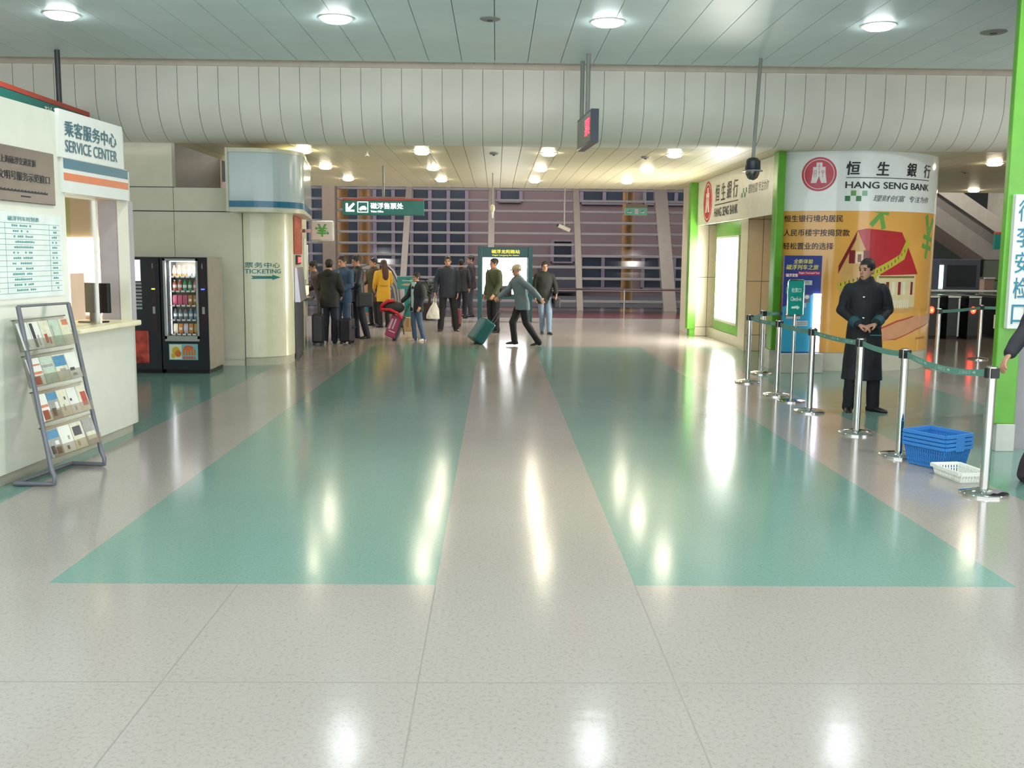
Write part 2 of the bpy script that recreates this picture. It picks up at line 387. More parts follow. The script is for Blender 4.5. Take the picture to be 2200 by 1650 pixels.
bwin(3.85, 5.9, 4.15, 4.95, 2); bwin(3.85, 5.9, 0.35, 1.75, 2); bwin(6.7, 11, 4.15, 4.95, 3); bwin(6.7, 11, 0.35, 1.75, 3); bwin(0.1, 1.1, 4.2, 4.8, 1); bwin(2.55, 3.5, 1.5, 2.4, 1)
MB().box(1.9, 3.6, -1.2, -0.02, 0.1, 1.35, 0, 0.05).build('porch', M('dark porch', '#3d3a40', 0.7), bld)
m_or = M('ochre column paint', '#a8763f', 0.6)
for x, lb in ((-5.75, 'ochre column outside the facade, farther from the mullion behind the yellow coat'), (-4.95, 'ochre column outside the facade, directly above the curved train cut-out'), (4.95, 'lone ochre column outside, below the small green exit sign')):
    t = thing('column', lb, 'column', (x, 38, -0.05), 0, 'ochre columns outside the facade')
    MB().cone((0, 0, 0.1), (0, 0, 8), 0.2 if x < 0 else 0.22, seg=20).build('shaft', m_or, t); MB().box(-0.3, 0.3, -0.3, 0.3, 0, 0.12).build('base', m_grey, t)
ld = bpy.data.lights.new('yard_fill', 'AREA'); ld.size = 6; ld.energy = 540; ld.color = (1, 0.82, 0.8); lo = bpy.data.objects.new('yard_fill', ld); COL.objects.link(lo); lo.location = (0, 39.5, 9); lo.rotation_euler = (math.radians(35), 0, 0)  # unseen pinkish fill, added to light the building front
for x, y in ((-4.5, 28.0), (0.5, 28.0), (5.5, 28.0), (11.5, 25.6)):  # unseen fill lights, added to brighten the facade and the escalator
    ld = bpy.data.lights.new('atrium_fill', 'AREA'); ld.shape = 'DISK'; ld.size = 0.5; ld.energy = 200; ld.color = (1, 0.95, 0.88); lo = bpy.data.objects.new('atrium_fill', ld); COL.objects.link(lo); lo.location = (x, y, 6.9)
# ================================================================ service booth (local y runs along its front, local x points into the hall)
BR = -math.atan(0.06)
bo = thing('service_booth', 'cream service booth with rounded end and lit counter window', 'booth', (-3.6, 7.3, 0), BR)
def booth_outline(ye, r, t, y0=-3.0, xb=-3.0):
    arc = [(-r + r * math.cos(a), ye - r + r * math.sin(a)) for a in [PI / 2 * k / 8 for k in range(9)]]
    q = r - t
    inn = [(-r + q * math.cos(a), ye - r + q * math.sin(a)) for a in [PI / 2 * k / 8 for k in range(8, -1, -1)]]
    return [(0, y0)] + arc + [(xb, ye), (xb, ye - t)] + inn + [(-t, y0)]
mb = MB(); r = 0.2
mb.prism(booth_outline(2.51, r, 0.1), 0.09, 1.08, 0, False)
mb.prism(booth_outline(2.51, r, 0.1), 2.2, 2.47, 0)
mb.prism(booth_outline(2.41, r, 0.1), 2.47, 2.83, 0)
mb.box(-0.1, 0, -3.0, 1.08, 1.08, 2.2)
mb.prism([p for p in booth_outline(2.51, r, 0.1, y0=2.28)], 1.08, 2.2)
mb.box(-3, -0.1, -3, 2.4, 2.72, 2.8)
mb.build('shell', m_booth, bo)
MB().prism(booth_outline(2.46, 0.18, 0.1, xb=-2.9), 0, 0.09).build('plinth', M('putty plinth', '#b9b6a4', 0.4), bo, loc=(-0.04, 0, 0))
m_cream = M('cream counter top', '#f0e6c2', 0.3)
mb = MB(); mb.box(-0.55, 0.09, 1.06, 2.3, 1.035, 1.085, 0, 0.012); mb.build('counter_shelf', m_cream, bo)
bs = plane((0, 0, 0), (0, 1, 0))          # booth front face
sb = MB().box(0.0, 0.03, 0.98, 2.16, 2.48, 2.86).build('sign_board', m_paper, bo)
mb = MB(); bt = plane((0.03, 0, 0), (0, 1, 0))
letter(mb, bt, '乘客服务中心', 1.06, 2.655, 0.96, 0.125, 0, 0.02); letter(mb, bt, 'SERVICE CENTER', 1.06, 2.53, 0.965, 0.095, 0, 0.012)
mb.build('lettering', M('petrol lettering', '#1f6678', 0.4), sb)
hb = MB().box(0.0, 0.025, 1.03, 2.26, 2.2, 2.48).build('header_board', m_paper, bo)
MB().box(0.025, 0.028, 1.03, 2.255, 2.395, 2.475).build('petrol_stripe', M('petrol stripe', '#2a6f85', 0.4), hb)
MB().box(0.025, 0.028, 1.03, 2.255, 2.3, 2.36).build('orange_stripe', M('orange stripe', '#dd7440', 0.4), hb)
MB().box(-0.06, -0.05, 1.08, 1.72, 1.085, 2.2).build('glass_pane', glass('booth glass', '#f6f6f2', 0.08), bo)
MB().box(-0.07, -0.04, 1.08, 1.75, 2.17, 2.2).box(-0.07, -0.04, 1.71, 1.75, 1.085, 2.2).build('window_frame', m_steel, bo)
MB().box(-0.29, 0.0, 2.3, 2.4, 1.08, 2.2).build('inner_jamb', M('lilac grey jamb', '#a9a3a8', 0.4), bo)
mb = MB(); mb.box(-2.9, -0.1, 2.38, 2.4, 0.5, 2.5); mb.box(-2.95, -2.9, -3, 2.4, 0, 2.7); mb.box(-2.9, -0.1, -3, 2.4, 0.0, 0.05)
mb.build('inner_wall', M('peach office wall', '#d9bfa4', 0.6), bo)
MB().box(-0.66, -0.3, 2.35, 2.38, 1.12, 1.86).build('lit_notice_board', M('warm lit board', '#fff6dc', 0.4, emit=2.2, ecol='#fff0cc'), bo)
ld = bpy.data.lights.new('booth_lamp', 'AREA'); ld.size = 0.6; ld.energy = 4; ld.color = (1, 0.83, 0.6); lo = bpy.data.objects.new('booth_lamp', ld); COL.objects.link(lo); lo.parent = bo; lo.location = (-0.9, 1.4, 2.6)
# things in and on the booth
t = thing('monitor', 'black office monitor seen edge-on behind the booth window', 'monitor', Vector((-3.6, 7.3, 0)) + Matrix.Rotation(BR, 3, 'Z') @ Vector((-0.17, 1.86, 1.085)), BR - 0.35)
MB().box(-0.2, 0.2, -0.02, 0.02, 0.09, 0.36, 0, 0.008).build('screen', m_black, t); MB().box(-0.03, 0.03, -0.015, 0.015, 0.01, 0.2).build('neck', m_black, t); MB().box(-0.11, 0.11, -0.08, 0.08, 0, 0.015, 0, 0.005).build('base', m_black, t)
t = thing('notice_card', 'peach notice card stuck on the booth window glass', 'notice', Vector((-3.6, 7.3, 0)) + Matrix.Rotation(BR, 3, 'Z') @ Vector((-0.04, 1.33, 1.14)), BR)
MB().box(-0.009, -0.006, -0.12, 0.12, 0, 0.4).build('card', M('peach card', '#e9c3a6', 0.5), t)
# engraved plaque
t = thing('plaque', 'brushed grey metal plaque with engraved lines on the booth front', 'plaque', (-3.6, 7.3, 0), BR)
MB().box(0.002, 0.022, -0.45, 0.885, 2.085, 2.49, 0, 0.006).build('plate', M('brushed plaque metal', '#77706a', 0.35, 0.7, bump=0.1, bscale=200), t)
ps = plane((0.022, 0, 0), (0, 1, 0)); mb = MB()
letter(mb, ps, '上海磁浮交通发展', 0.1, 2.36, 0.5, 0.055, 0, 0.02, n=0.002); letter(mb, ps, '青年文明号服务示范窗口', -0.1, 2.245, 0.9, 0.065, 0, 0.02, n=0.002)
for k in range(44): mb.decal(rect(0.06 + k * 0.016, 2.16, 0.072 + k * 0.016, 2.172 + 0.004 * (k * 7 % 3)), ps, 0, 0.002)
for k in range(8): mb.decal(rect(0.36 + k * 0.018, 2.125, 0.374 + k * 0.018, 2.137), ps, 0, 0.002)
mb.build('lettering', m_ink, t)
# timetable poster
t = thing('timetable_poster', 'pale timetable poster with teal table lines below the metal plaque', 'poster', (-3.6, 7.3, 0), BR)
MB().box(0.002, 0.008, -0.6, 0.985, 1.37, 2.01).build('sheet', M('pale poster paper', '#dfe9e6', 0.35), t)
ps = plane((0.008, 0, 0), (0, 1, 0)); mb = MB()
letter(mb, ps, '磁浮列车时刻表', 0.18, 1.945, 0.45, 0.035, 0, 0.015, n=0.002)
rows = [1.93 - 0.04 * k for k in range(14)]
for z in rows[::1]: mb.decal(rect(-0.55, z - 0.0015, 0.95, z + 0.0015), ps, 0, 0.0015)
for u in (0.14, 0.78): mb.decal(rect(u - 0.001, rows[-1], u + 0.001, rows[0]), ps, 0, 0.0015)
rr = random.Random(3)
for z in rows[:-1]:
    for u0, n in ((-0.1, 5), (0.22 + 0.06 * rr.random(), 10), (0.82, 3)):
        for k in range(n):
            if rr.random() < 0.85: mb.decal(rect(u0 + k * 0.028, z - 0.026, u0 + k * 0.028 + 0.02, z - 0.014 + 0.004 * rr.random()), ps, 0, 0.0015)
mb.build('lettering', M('teal print', '#4d9a9c', 0.5), t)
# green hanging sign behind the booth
t = thing('hanging_sign', 'long teal hanging sign with red top edge behind the service booth roof', 'sign', (-5.9, 0, 0))
MB().box(-0.1, 0.1, 11.2, 14.7, 3.25, 3.63, 0, 0.01).build('box', m_teal, t); MB().box(-0.102, 0.102, 11.2, 14.7, 3.63, 3.69).build('top_edge', m_red, t)
MB().cone((0, 13.95, 3.69), (0, 13.95, 4.4), 0.035).build('hanger', m_dkgrey, t)
hs = plane((0.1, 0, 0), (0, 1, 0)); mb = MB(); letter(mb, hs, '磁浮售票处', 13.25, 3.36, 1.2, 0.22, 0, 0.03)
mb.decal([(11.9, 3.34), (12.08, 3.34), (12.08, 3.5), (12.02, 3.58), (11.94, 3.5)], hs, 0, 0.004); mb.build('lettering', m_paper, t)

# ================================================================ leaflet rack leaning by the booth
rk = thing('leaflet_rack', 'grey tubular leaflet rack leaning beside the service booth front', 'rack', (0, 0, 0))
A0, B0 = Vector((-3.25, 7.29, 0.02)), Vector((-3.155, 7.99, 0.02)); A1, B1 = Vector((-3.5, 7.40, 1.32)), Vector((-3.45, 8.15, 1.31))
A2, B2 = Vector((-3.545, 7.29, 0.02)), Vector((-3.43, 8.03, 0.02))
m_rk = M('grey rack tube', '#70727b', 0.4, 0.2)
for a, b, c in ((A0, A1, A2), (B0, B1, B2)):
    MB().tube([c, c.lerp(a, 0.9), a + Vector((0, 0, 0.0)), a.lerp(b, 0.03) + Vector((0.012, 0, 0.01)), a.lerp(b, 0.08), b], 0.018, 10).build('side_tube', m_rk, rk)
MB().cone(A1, B1, 0.01).build('top_bar', m_rk, rk); MB().cone(A2, B2, 0.016).build('floor_bar', m_rk, rk)
rU = (B0 - A0).normalized(); rV = ((A1 - A0) + (B1 - B0)).normalized(); rV = (rV - rU * rV.dot(rU)).normalized(); rN = rU.cross(rV)
rw = (B0 - A0).length
rs = lambda u, v, n=0.0: A0 + rU * u + rV * v + rN * n
m_acr = glass('clear acrylic', '#fafbfa', 0.02, 0.1)
lf_white = M('leaflet white', '#e4e4dc', 0.35); 
LC = {'white': '#e6e6e0', 'red': '#b53a34', 'green': '#bccbb8', 'blue': '#3f87b0', 'cream': '#dcd8c0', 'grey': '#9a9a96', 'orange': '#cf7d5c', 'navy': '#2b2f3f'}
LMAT = {k: M('leaflet ' + k, v, 0.35, var=0.12, scale=25) for k, v in LC.items()}
layout = [  # per pocket from the top: (ground, blocks (u0, v0, u1, v1, colour))
    [('white', [(.35, .1, .55, .9, 'grey')]), ('white', [(.1, .05, .4, .95, 'navy'), (.55, .1, .7, .5, 'grey')]), ('cream', [(.2, .15, .5, .5, 'red'), (.6, .1, .75, .35, 'red')]), ('green', [(.1, .3, .2, .8, 'grey')]), ('cream', [(.3, .75, .95, .97, 'orange')])],
    [('white', [(.05, .4, .95, .5, 'orange'), (.05, .72, .95, .78, 'orange'), (.2, .02, .7, .33, 'red')]), ('green', [(.0, .6, .9, .7, 'grey')]), ('cream', [(.0, .55, 1, .95, 'blue'), (.3, .35, .8, .45, 'grey')]), ('white', [(.1, .3, .5, .42, 'navy'), (.2, .1, .6, .2, 'grey')])],
    [('white', [(.05, .5, .95, .6, 'orange'), (.2, .05, .8, .4, 'red')]), ('grey', [(0, .7, 1, .97, 'blue'), (.1, .1, .5, .4, 'navy'), (.6, .3, .9, .6, 'white')]), ('cream', [(.3, .2, .45, .45, 'grey'), (.6, .6, .75, .72, 'navy')]), ('white', [(.1, .5, .3, .6, 'navy'), (.4, .1, .55, .3, 'grey')]), ('cream', [(.3, .2, .9, .75, 'red')])],
    [('grey', [(0, .65, 1, .95, 'blue'), (.1, .1, .4, .4, 'navy'), (.5, .05, .9, .3, 'navy'), (.55, .4, .85, .55, 'white')]), ('white', [(.3, .1, .5, .25, 'navy'), (.6, .45, .75, .6, 'grey')]), ('cream', [(.1, .5, .8, .85, 'navy'), (.2, .1, .4, .3, 'grey')]), ('grey', [(.1, .2, .9, .5, 'cream')])]]
pname = ['top', 'second', 'third', 'lowest']; fromb = [0.995, 0.725, 0.455, 0.185]
what = ['white leaflet with a grey stripe', 'white leaflet with a dark vertical band', 'cream leaflet with small red marks', 'pale green leaflet', 'cream leaflet with an orange corner', 'white and orange striped leaflet over a red picture', 'pale green leaflet with a grey band', 'cream leaflet with a blue upper half', 'white leaflet with a small dark mark', 'white and orange leaflet with a red picture', 'grey leaflet with blue top and dark photos', 'cream leaflet with tiny dark marks', 'white leaflet with two small marks', 'cream leaflet with a big red picture', 'grey leaflet with blue sky and dark trees', 'white leaflet with little grey marks', 'cream leaflet with a dark picture', 'grey leaflet with a cream band']
wi = 0
for p, (row, v0) in enumerate(zip(layout, fromb)):
    mb = MB(); w = rw - 0.04
    def slab(u0, u1, va, vb, na, nb): mb.loft([[rs(u0, va, na), rs(u1, va, na), rs(u1, va, nb), rs(u0, va, nb)], [rs(u0, vb, na), rs(u1, vb, na), rs(u1, vb, nb), rs(u0, vb, nb)]], sm=False)
    slab(0.02, 0.02 + w, v0 - 0.004, v0, -0.01, 0.05); slab(0.02, 0.02 + w, v0, v0 + 0.08, 0.046, 0.05); slab(0.02, 0.02 + w, v0, v0 + 0.24, -0.014, -0.01)
    mb.build('acrylic_pocket', m_acr, rk)
    MB().cone(rs(0.0, v0 + 0.235, -0.012), rs(rw, v0 + 0.235, -0.012), 0.006, seg=8).build('pocket_bar', m_steel, rk)
    n = len(row); pw = w / n
    for k, (ground, blocks) in enumerate(row):
        u0 = 0.03 + k * pw; lw = pw * 0.93; lh = 0.205
        mats = [LMAT[ground]] + [LMAT[b[4]] for b in blocks]
        mb = MB(); sf = lambda u, v, q=0.0: rs(u0 + u * lw, v0 + 0.005 + v * lh, 0.0 + 0.02 * (1 - v) + q)
        mb.loft([[sf(0, 0, 0), sf(1, 0, 0), sf(1, 0, .006), sf(0, 0, .006)], [sf(0, 1, 0), sf(1, 1, 0), sf(1, 1, .006), sf(0, 1, .006)]], sm=False)
        for bi, (a, b, c, d, _c) in enumerate(blocks): mb.decal(rect(a, b, c, d), sf, 0.006, 0.007, bi + 1)
        o = mb.build('leaflet', mats); tag(o, f'{what[wi]}, {pname[p]} pocket of the rack', 'leaflet', f'leaflets in the {pname[p]} pocket'); wi += 1

# ================================================================ vending machines
m_vbody = M('beige grey machine side', '#9c9382', 0.45); m_vfront = M('navy black machine front', '#20232d', 0.3); m_vframe = M('light grey machine frame', '#a3a69f', 0.35)
def vending(x0, label, lit):
    t = thing('vending_machine', label, 'vending machine', (x0, 14.35, 0))
    w, d, h = 0.66, 0.8, 1.66
    mb = MB(); mb.box(0, w, 0.34 if lit else 0.05, d, 0.06, h, 0, 0.01)
    if lit:
        mb.box(0, 0.06, 0.03, 0.34, 0.06, h); mb.box(0.5, w, 0.03, 0.34, 0.06, h); mb.box(0.06, 0.5, 0.03, 0.34, 0.06, 0.5); mb.box(0.06, 0.5, 0.03, 0.34, 1.62, h)
    mb.build('cabinet', m_vbody, t)
    MB().box(0.02, w - 0.02, 0.06, d - 0.03, 0, 0.06).build('kick_plate', m_black, t)
    if lit:
        mb = MB(); mb.box(0.0, 0.05, 0, 0.03, 0.06, h); mb.box(0.525, w, 0, 0.03, 0.06, h); mb.box(0.05, 0.525, 0, 0.03, 0.06, 0.5); mb.box(0.05, 0.525, 0, 0.03, 1.635, h)
        mb.build('front', m_vfront, t)
        mb = MB(); mb.box(0.045, 0.075, -0.03, 0.03, 0.5, 1.64); mb.box(0.505, 0.53, -0.03, 0.03, 0.5, 1.64); mb.box(0.045, 0.53, -0.03, 0.03, 1.61, 1.64); mb.box(0.045, 0.53, -0.03, 0.03, 0.47, 0.545); mb.build('window_frame', m_vframe, t)
        MB().box(0.075, 0.505, -0.012, -0.006, 0.545, 1.61).build('glass_pane', glass('machine glass', '#ffffff', 0.06), t)
        MB().box(0.075, 0.12, 0.05, 0.33, 0.545, 1.61).build('inner_panel', m_dkgrey, t)
        for k in range(5):
            z = 0.56 + k * 0.205
            sh = MB().box(0.12, 0.5, 0.02, 0.33, z, z + 0.012).build('shelf', M('shelf grey', '#54585a', 0.4, 0.4), t)
            mb = MB()
            for q in range(5): mb.box(0.135 + q * 0.073, 0.185 + q * 0.073, 0.012, 0.02, z - 0.008, z + 0.016)
            mb.build('price_tag', m_paper, sh)
        MB().box(0.122, 0.13, 0.035, 0.05, 0.56, 1.6).build('light_tube', M('machine tube', '#ffffff', emit=6.0, ecol='#f2f4ff'), t)
        MB().box(0.13, 0.5, 0.05, 0.06, 1.596, 1.606).build('light_tube', M('machine tube', '#ffffff'), t)
        ld = bpy.data.lights.new('machine_light', 'AREA'); ld.shape = 'RECTANGLE'; ld.size = 0.36; ld.size_y = 0.03; ld.energy = 3.5; lo = bpy.data.objects.new('machine_light', ld); COL.objects.link(lo); lo.parent = t; lo.location = (0.31, 0.03, 1.59); lo.rotation_euler = (math.radians(12), 0, 0)
        pn = MB().box(0.09, 0.5, -0.012, 0.0, 0.2, 0.43).build('picture_panel', M('aqua picture ground', '#7fb3b4', 0.35), t)
        sf = plane((0, -0.012, 0), (1, 0, 0)); mb = MB()
        mb.decal(rect(0.1, 0.21, 0.27, 0.42), sf, 0, .001, 0); mb.decal(ell(0.19, 0.33, 0.055, 0.06), sf, 0, .002, 1); mb.decal(ell(0.22, 0.29, 0.045, 0.05), sf, 0, .003, 2); mb.decal(ell(0.15, 0.26, 0.03, 0.035), sf, 0, .003, 1)
        for q in range(5): mb.decal(rect(0.29 + q * 0.038, 0.27, 0.318 + q * 0.038, 0.36 + 0.02 * math.sin(q * 0.9)), sf, 0, .002, 2); mb.decal(rect(0.29 + q * 0.038, 0.21, 0.318 + q * 0.038, 0.25), sf, 0, .002, 3)
        mb.decal(ell(0.37, 0.37, 0.07, 0.04), sf, 0, .0015, 3)
        mb.build('picture', [M('pale picture', '#d9dcc0', 0.4), M('yellow fruit', '#d6b13c', 0.4), M('orange fruit', '#d07532', 0.4), M('coral print', '#c9604a', 0.4)], pn)
        cx0 = 0.56
    else:
        MB().box(0, w, 0.0, 0.05, 0.06, h).build('front', m_vfront, t)
        MB().box(0.16, 0.4, -0.01, 0.0, 1.32, 1.62).build('lit_picture', M('pink lit picture', '#e6cfe2', 0.4, var=0.35, scale=9, emit=0.8), t)
        mb = MB()
        for k in range(8): mb.box(0.24, 0.41, -0.012, 0.0, 0.92 + k * 0.05, 0.95 + k * 0.05)
        mb.build('selector_button', m_vframe, t)
        MB().box(0.2, 0.49, -0.012, 0.0, 0.15, 0.62, 0, 0.02).build('coral_picture', M('coral picture', '#b8483a', 0.4, var=0.6, scale=7), t)
        cx0 = 0.54
    MB().box(cx0, cx0 + 0.07, -0.006, 0.0, 0.6, 1.6).build('control_column', M('dark maroon column', '#33242a', 0.3), t)
    MB().box(cx0 + 0.01, cx0 + 0.06, -0.012, -0.006, 1.2, 1.22).build('display', M('machine readout ' + ('blue' if lit else 'green'), '#3f5fd8' if lit else '#9ab83a', 0.3, emit=1.2), t)
    MB().box(cx0 + 0.02, cx0 + 0.055, -0.014, -0.006, 0.86, 0.96).build('keypad', m_vframe, t); MB().box(cx0 + 0.03, cx0 + 0.04, -0.02, -0.006, 1.5, 1.57).build('coin_slot', m_chrome, t)
    return t
vending(-4.76, 'vending machine with bright glass front and five shelves of snacks', True)
vending(-5.44, 'dark vending machine half hidden by the booth end, coral picture at its foot', False)
def bottle(col, cap):
    mb = MB(); mb.lathe([(.004, 0), (.026, 0), (.028, .01), (.028, .09), (.024, .105), (.012, .125), (.011, .135), (.004, .135)], seg=14, m=0); mb.lathe([(.013, .133), (.013, .15), (.003, .15)], seg=12, m=1); mb.lathe([(.0285, .04), (.0285, .08)], seg=14, m=2)
    return mb.build('drink_bottle', [col, cap, m_paper], fix=False)
def packet(col, col2):
    mb = MB(); mb.loft([[(-.028, -.002, 0), (.028, -.002, 0), (.028, .002, 0), (-.028, .002, 0)], [(-.03, -.018, .03), (.03, -.018, .03), (.03, .018, .03), (-.03, .018, .03)], [(-.03, -.018, .1), (.03, -.018, .1), (.03, .018, .1), (-.03, .018, .1)], [(-.028, -.002, .14), (.028, -.002, .14), (.028, .002, .14), (-.028, .002, .14)]], sm=True)
    mb.box(-.02, .02, -.0195, -.017, .05, .085, 1)
    return mb.build('snack_packet', [col, col2])
rowsv = [('lowest', [('cream', '#d8cfae'), ('orange', '#d98a45'), ('white', '#dcd8dc'), ('orange', '#df9a55'), ('yellow', '#e0bf6a')], packet), ('second lowest', [('grey', '#62707a'), ('grey', '#6b7880'), ('grey', '#707e88'), ('pale blue', '#5fa4c8'), ('blue', '#4f98c8')], bottle),
         ('middle', [('pink', '#c85a72'), ('pink', '#d0607c'), ('pink', '#cf6684'), ('amber', '#c98a4e'), ('amber', '#d4a05a')], packet), ('second highest', [('orange', '#c4603a'), ('orange', '#cc6a40'), ('green', '#3f9a62'), ('green', '#48a868'), ('pink', '#d08a96')], bottle), ('top', [('brown', '#8f6a44'), ('orange', '#b4703e'), ('orange', '#a8683c'), ('grey', '#7d8a92'), ('grey', '#8a9298')], bottle)]
for k, (rn, items, fn) in enumerate(rowsv):
    for q, (cn, cc) in enumerate(items):
        o = fn(M('goods ' + cc, cc, 0.3), M('goods cap ' + cn, '#e8e8e0' if q % 2 else cc, 0.4))
        o.location = (-4.76 + 0.16 + q * 0.073, 14.35 + 0.12, 0.573 + k * 0.205)
        tag(o, f'{cn} {"bottle" if fn is bottle else "packet"}, {["first", "second", "third", "fourth", "last"][q]} from the tube on the {rn} shelf of the lit machine', 'bottle' if fn is bottle else 'snack', f'goods on the {rn} machine shelf')

# ================================================================ ticketing block with curved sign box
tk = thing('ticketing_block', 'cream ticketing block with a rounded corner and a curved sign box on top', 'kiosk', (0, 0, 0))
TC = (-3.85, 16.07); TR = 0.62
arc = [(TC[0] + TR * math.sin(a), TC[1] - TR * math.cos(a)) for a in [math.radians(97) * k / 20 for k in range(21)]]
side = [(-3.52, 18.4), (-3.74, 20.0), (-5.2, 20.0), (-5.2, 15.62), (-3.86, 15.62)]
m_tcol = M('cream glossy cladding', '#e6e3c6', 0.22, var=0.03)
MB().prism(arc + side, 0.13, 2.42, 0).build('corner_cladding', m_tcol, tk)
MB().prism([(x * 1 + 0.02 * (1 if x < -3.85 else -0.6), y + 0.02) for x, y in arc] + side, 0, 0.13).build('plinth', M('cream plinth', '#c0bea6', 0.4), tk)
MB().box(-3.858, -3.852, 15.44, 15.46, 0, 2.42).build('joint', m_seam, tk)
cs = cyl(TC[0], TC[1], TR); mb = MB()
letter(mb, cs, '票务中心', 0.01, 1.505, 0.56, 0.085, 0, 0.02, n=0.003); letter(mb, cs, 'TICKETING', 0.01, 1.42, 0.575, 0.065, 0, 0.03, n=0.003)
mb.decal([(0.1, 1.385), (0.13, 1.36), (0.1, 1.335), (0.43, 1.34), (0.43, 1.32), (0.58, 1.36), (0.43, 1.4), (0.43, 1.38)], cs, 0, 0.003, 0, 0.05)
mb.build('lettering', M('teal lettering', '#2e7f7a', 0.4), tk)
sc, sr = (-3.62, 15.62), 0.67
sarc = [(sc[0] + sr * math.sin(a), sc[1] - sr * math.cos(a)) for a in [math.radians(97.5) * k / 20 for k in range(21)]]
so = [(-3.94, 14.95)] + sarc + [(-3.3, 18.15), (-3.7, 18.15), (-3.94, 16.4)]
inset = lambda P, c, k: [(c[0] + (x - c[0]) * k, c[1] + (y - c[1]) * k) for x, y in P]
cc_ = (-3.55, 16.5)
sbx = MB().prism(inset(so, cc_, 0.985), 2.37, 3.2).build('sign_box', M('pale blue sign glass', '#b7c4c3', 0.12, var=0.05, scale=1.2), tk)
m_trim = M('cream sign trim', '#c9c7ae', 0.3)
MB().prism(so, 3.19, 3.25).prism(so, 2.33, 2.385).box(-3.96, -3.925, 14.93, 15.0, 2.33, 3.25).build('trim', m_trim, sbx)
mb = MB(); bl = inset(so[1:23], cc_, 0.986); bl2 = inset([(x, y) for x, y in so[0:23]], cc_, 0.9875)
for p, q in zip(bl2, bl2[1:]): mb.face([(p[0], p[1], 2.4), (q[0], q[1], 2.4), (q[0], q[1], 2.49), (p[0], p[1], 2.49)], 0, True)
mb.build('blue_stripe', M('petrol sign stripe', '#2b6e8c', 0.2), sbx)
# ticket machine and posters in the side of the block
sd = Vector((-3.52 + 3.235, 18.4 - 16.1, 0)).normalized(); tp = plane((-3.235, 16.1, 0), tuple(sd))
tm = thing('ticket_machine', 'ticket machine with red header and slanted silver front round the ticketing corner', 'ticket machine', (0, 0, 0))
def tbox(u0, u1, v0, v1, n0, n1, m, nm, par):
    mb = MB(); mb.loft([[tp(u0, v0, n0), tp(u1, v0, n0), tp(u1, v0, n1), tp(u0, v0, n1)], [tp(u0, v1, n0), tp(u1, v1, n0), tp(u1, v1, n1), tp(u0, v1, n1)]], sm=False); return mb.build(nm, m, par)
tbox(0.12, 1.75, 0.02, 0.95, 0.012, 0.04, m_dkgrey, 'lower_case', tm)
hd = tbox(0.12, 1.75, 1.72, 2.32, 0.012, 0.035, M('red orange header', '#c4532f', 0.35), 'header', tm)
mb = MB(); letter(mb, tp, '自助售票', 0.4, 1.85, 1.0, 0.3, 0, 0.02, n=0.04); mb.build('lettering', M('pale red print', '#e08a68', 0.4), hd)
mb = MB(); mb.loft([[tp(0.15, 0.95, .012), tp(1.7, 0.95, .012), tp(1.7, 0.95, 0.1), tp(0.15, 0.95, 0.1)], [tp(0.15, 1.5, .012), tp(1.7, 1.5, .012), tp(1.7, 1.5, 0.05), tp(0.15, 1.5, 0.05)]], sm=False); mb.build('slanted_front', M('silver machine front', '#b9b4bd', 0.3, 0.6), tm)
tbox(0.5, 1.3, 1.55, 1.7, 0.0, 0.04, m_black, 'readout_case', tm); tbox(0.6, 1.2, 1.58, 1.67, 0.04, 0.045, M('red readout', '#ff4a4a', 0.4, emit=3.0, ecol='#ff2f2f'), 'readout', tm)
for u, v0, v1, lb in ((2.5, 1.25, 2.0, 'narrow white notice on the ticketing block nearest the ticket machine'), (3.25, 1.15, 1.9, 'narrow white notice on the ticketing block next to the currency sign')):
    t = thing('wall_notice', lb, 'notice', (0, 0, 0)); tbox(u, u + 0.35, v0, v1, 0.0, 0.025, m_paper, 'sheet', t)
t = thing('ticket_window', 'warm lit ticket window with a small shelf in the ticketing block', 'ticket window', (0, 0, 0)); tbox(2.6, 3.5, 0.95, 1.12, 0.0, 0.03, M('warm window light', '#ffe9b0', 0.4, emit=0.7), 'opening', t); tbox(2.5, 3.6, 0.86, 0.92, 0.0, 0.14, m_dkgrey, 'shelf', t)
# projecting currency sign
t = thing('projecting_sign', 'white box sign with a green currency mark sticking out of the ticketing block', 'sign', (-3.08, 18.0, 0))
MB().box(-0.2, 0.2, -0.06, 0.06, 1.95, 2.31, 0, 0.03).build('box', M('white sign box', '#dcdcd6', 0.3), t); MB().box(-0.36, -0.2, -0.02, 0.02, 2.1, 2.16).build('bracket', m_steel, t)
ys = plane((0, -0.06, 0), (1, 0, 0)); mb = MB(); letter(mb, ys, '¥', -0.075, 2.03, 0.15, 0.22, 0, 0.03)
mb.decal([(-0.13, 2.17), (-0.09, 2.21), (-0.09, 2.185), (0.09, 2.185), (0.09, 2.165), (-0.09, 2.165), (-0.09, 2.14)], ys, 0, .005); mb.decal([(0.13, 2.09), (0.09, 2.13), (0.09, 2.105), (-0.1, 2.105), (-0.1, 2.085), (0.09, 2.085), (0.09, 2.06)], ys, 0, .005); mb.decal(rect(-0.19, 1.965, -0.02, 1.975), ys, 0, .003)
mb.build('currency_mark', M('leaf green print', '#5db04e', 0.4), t)
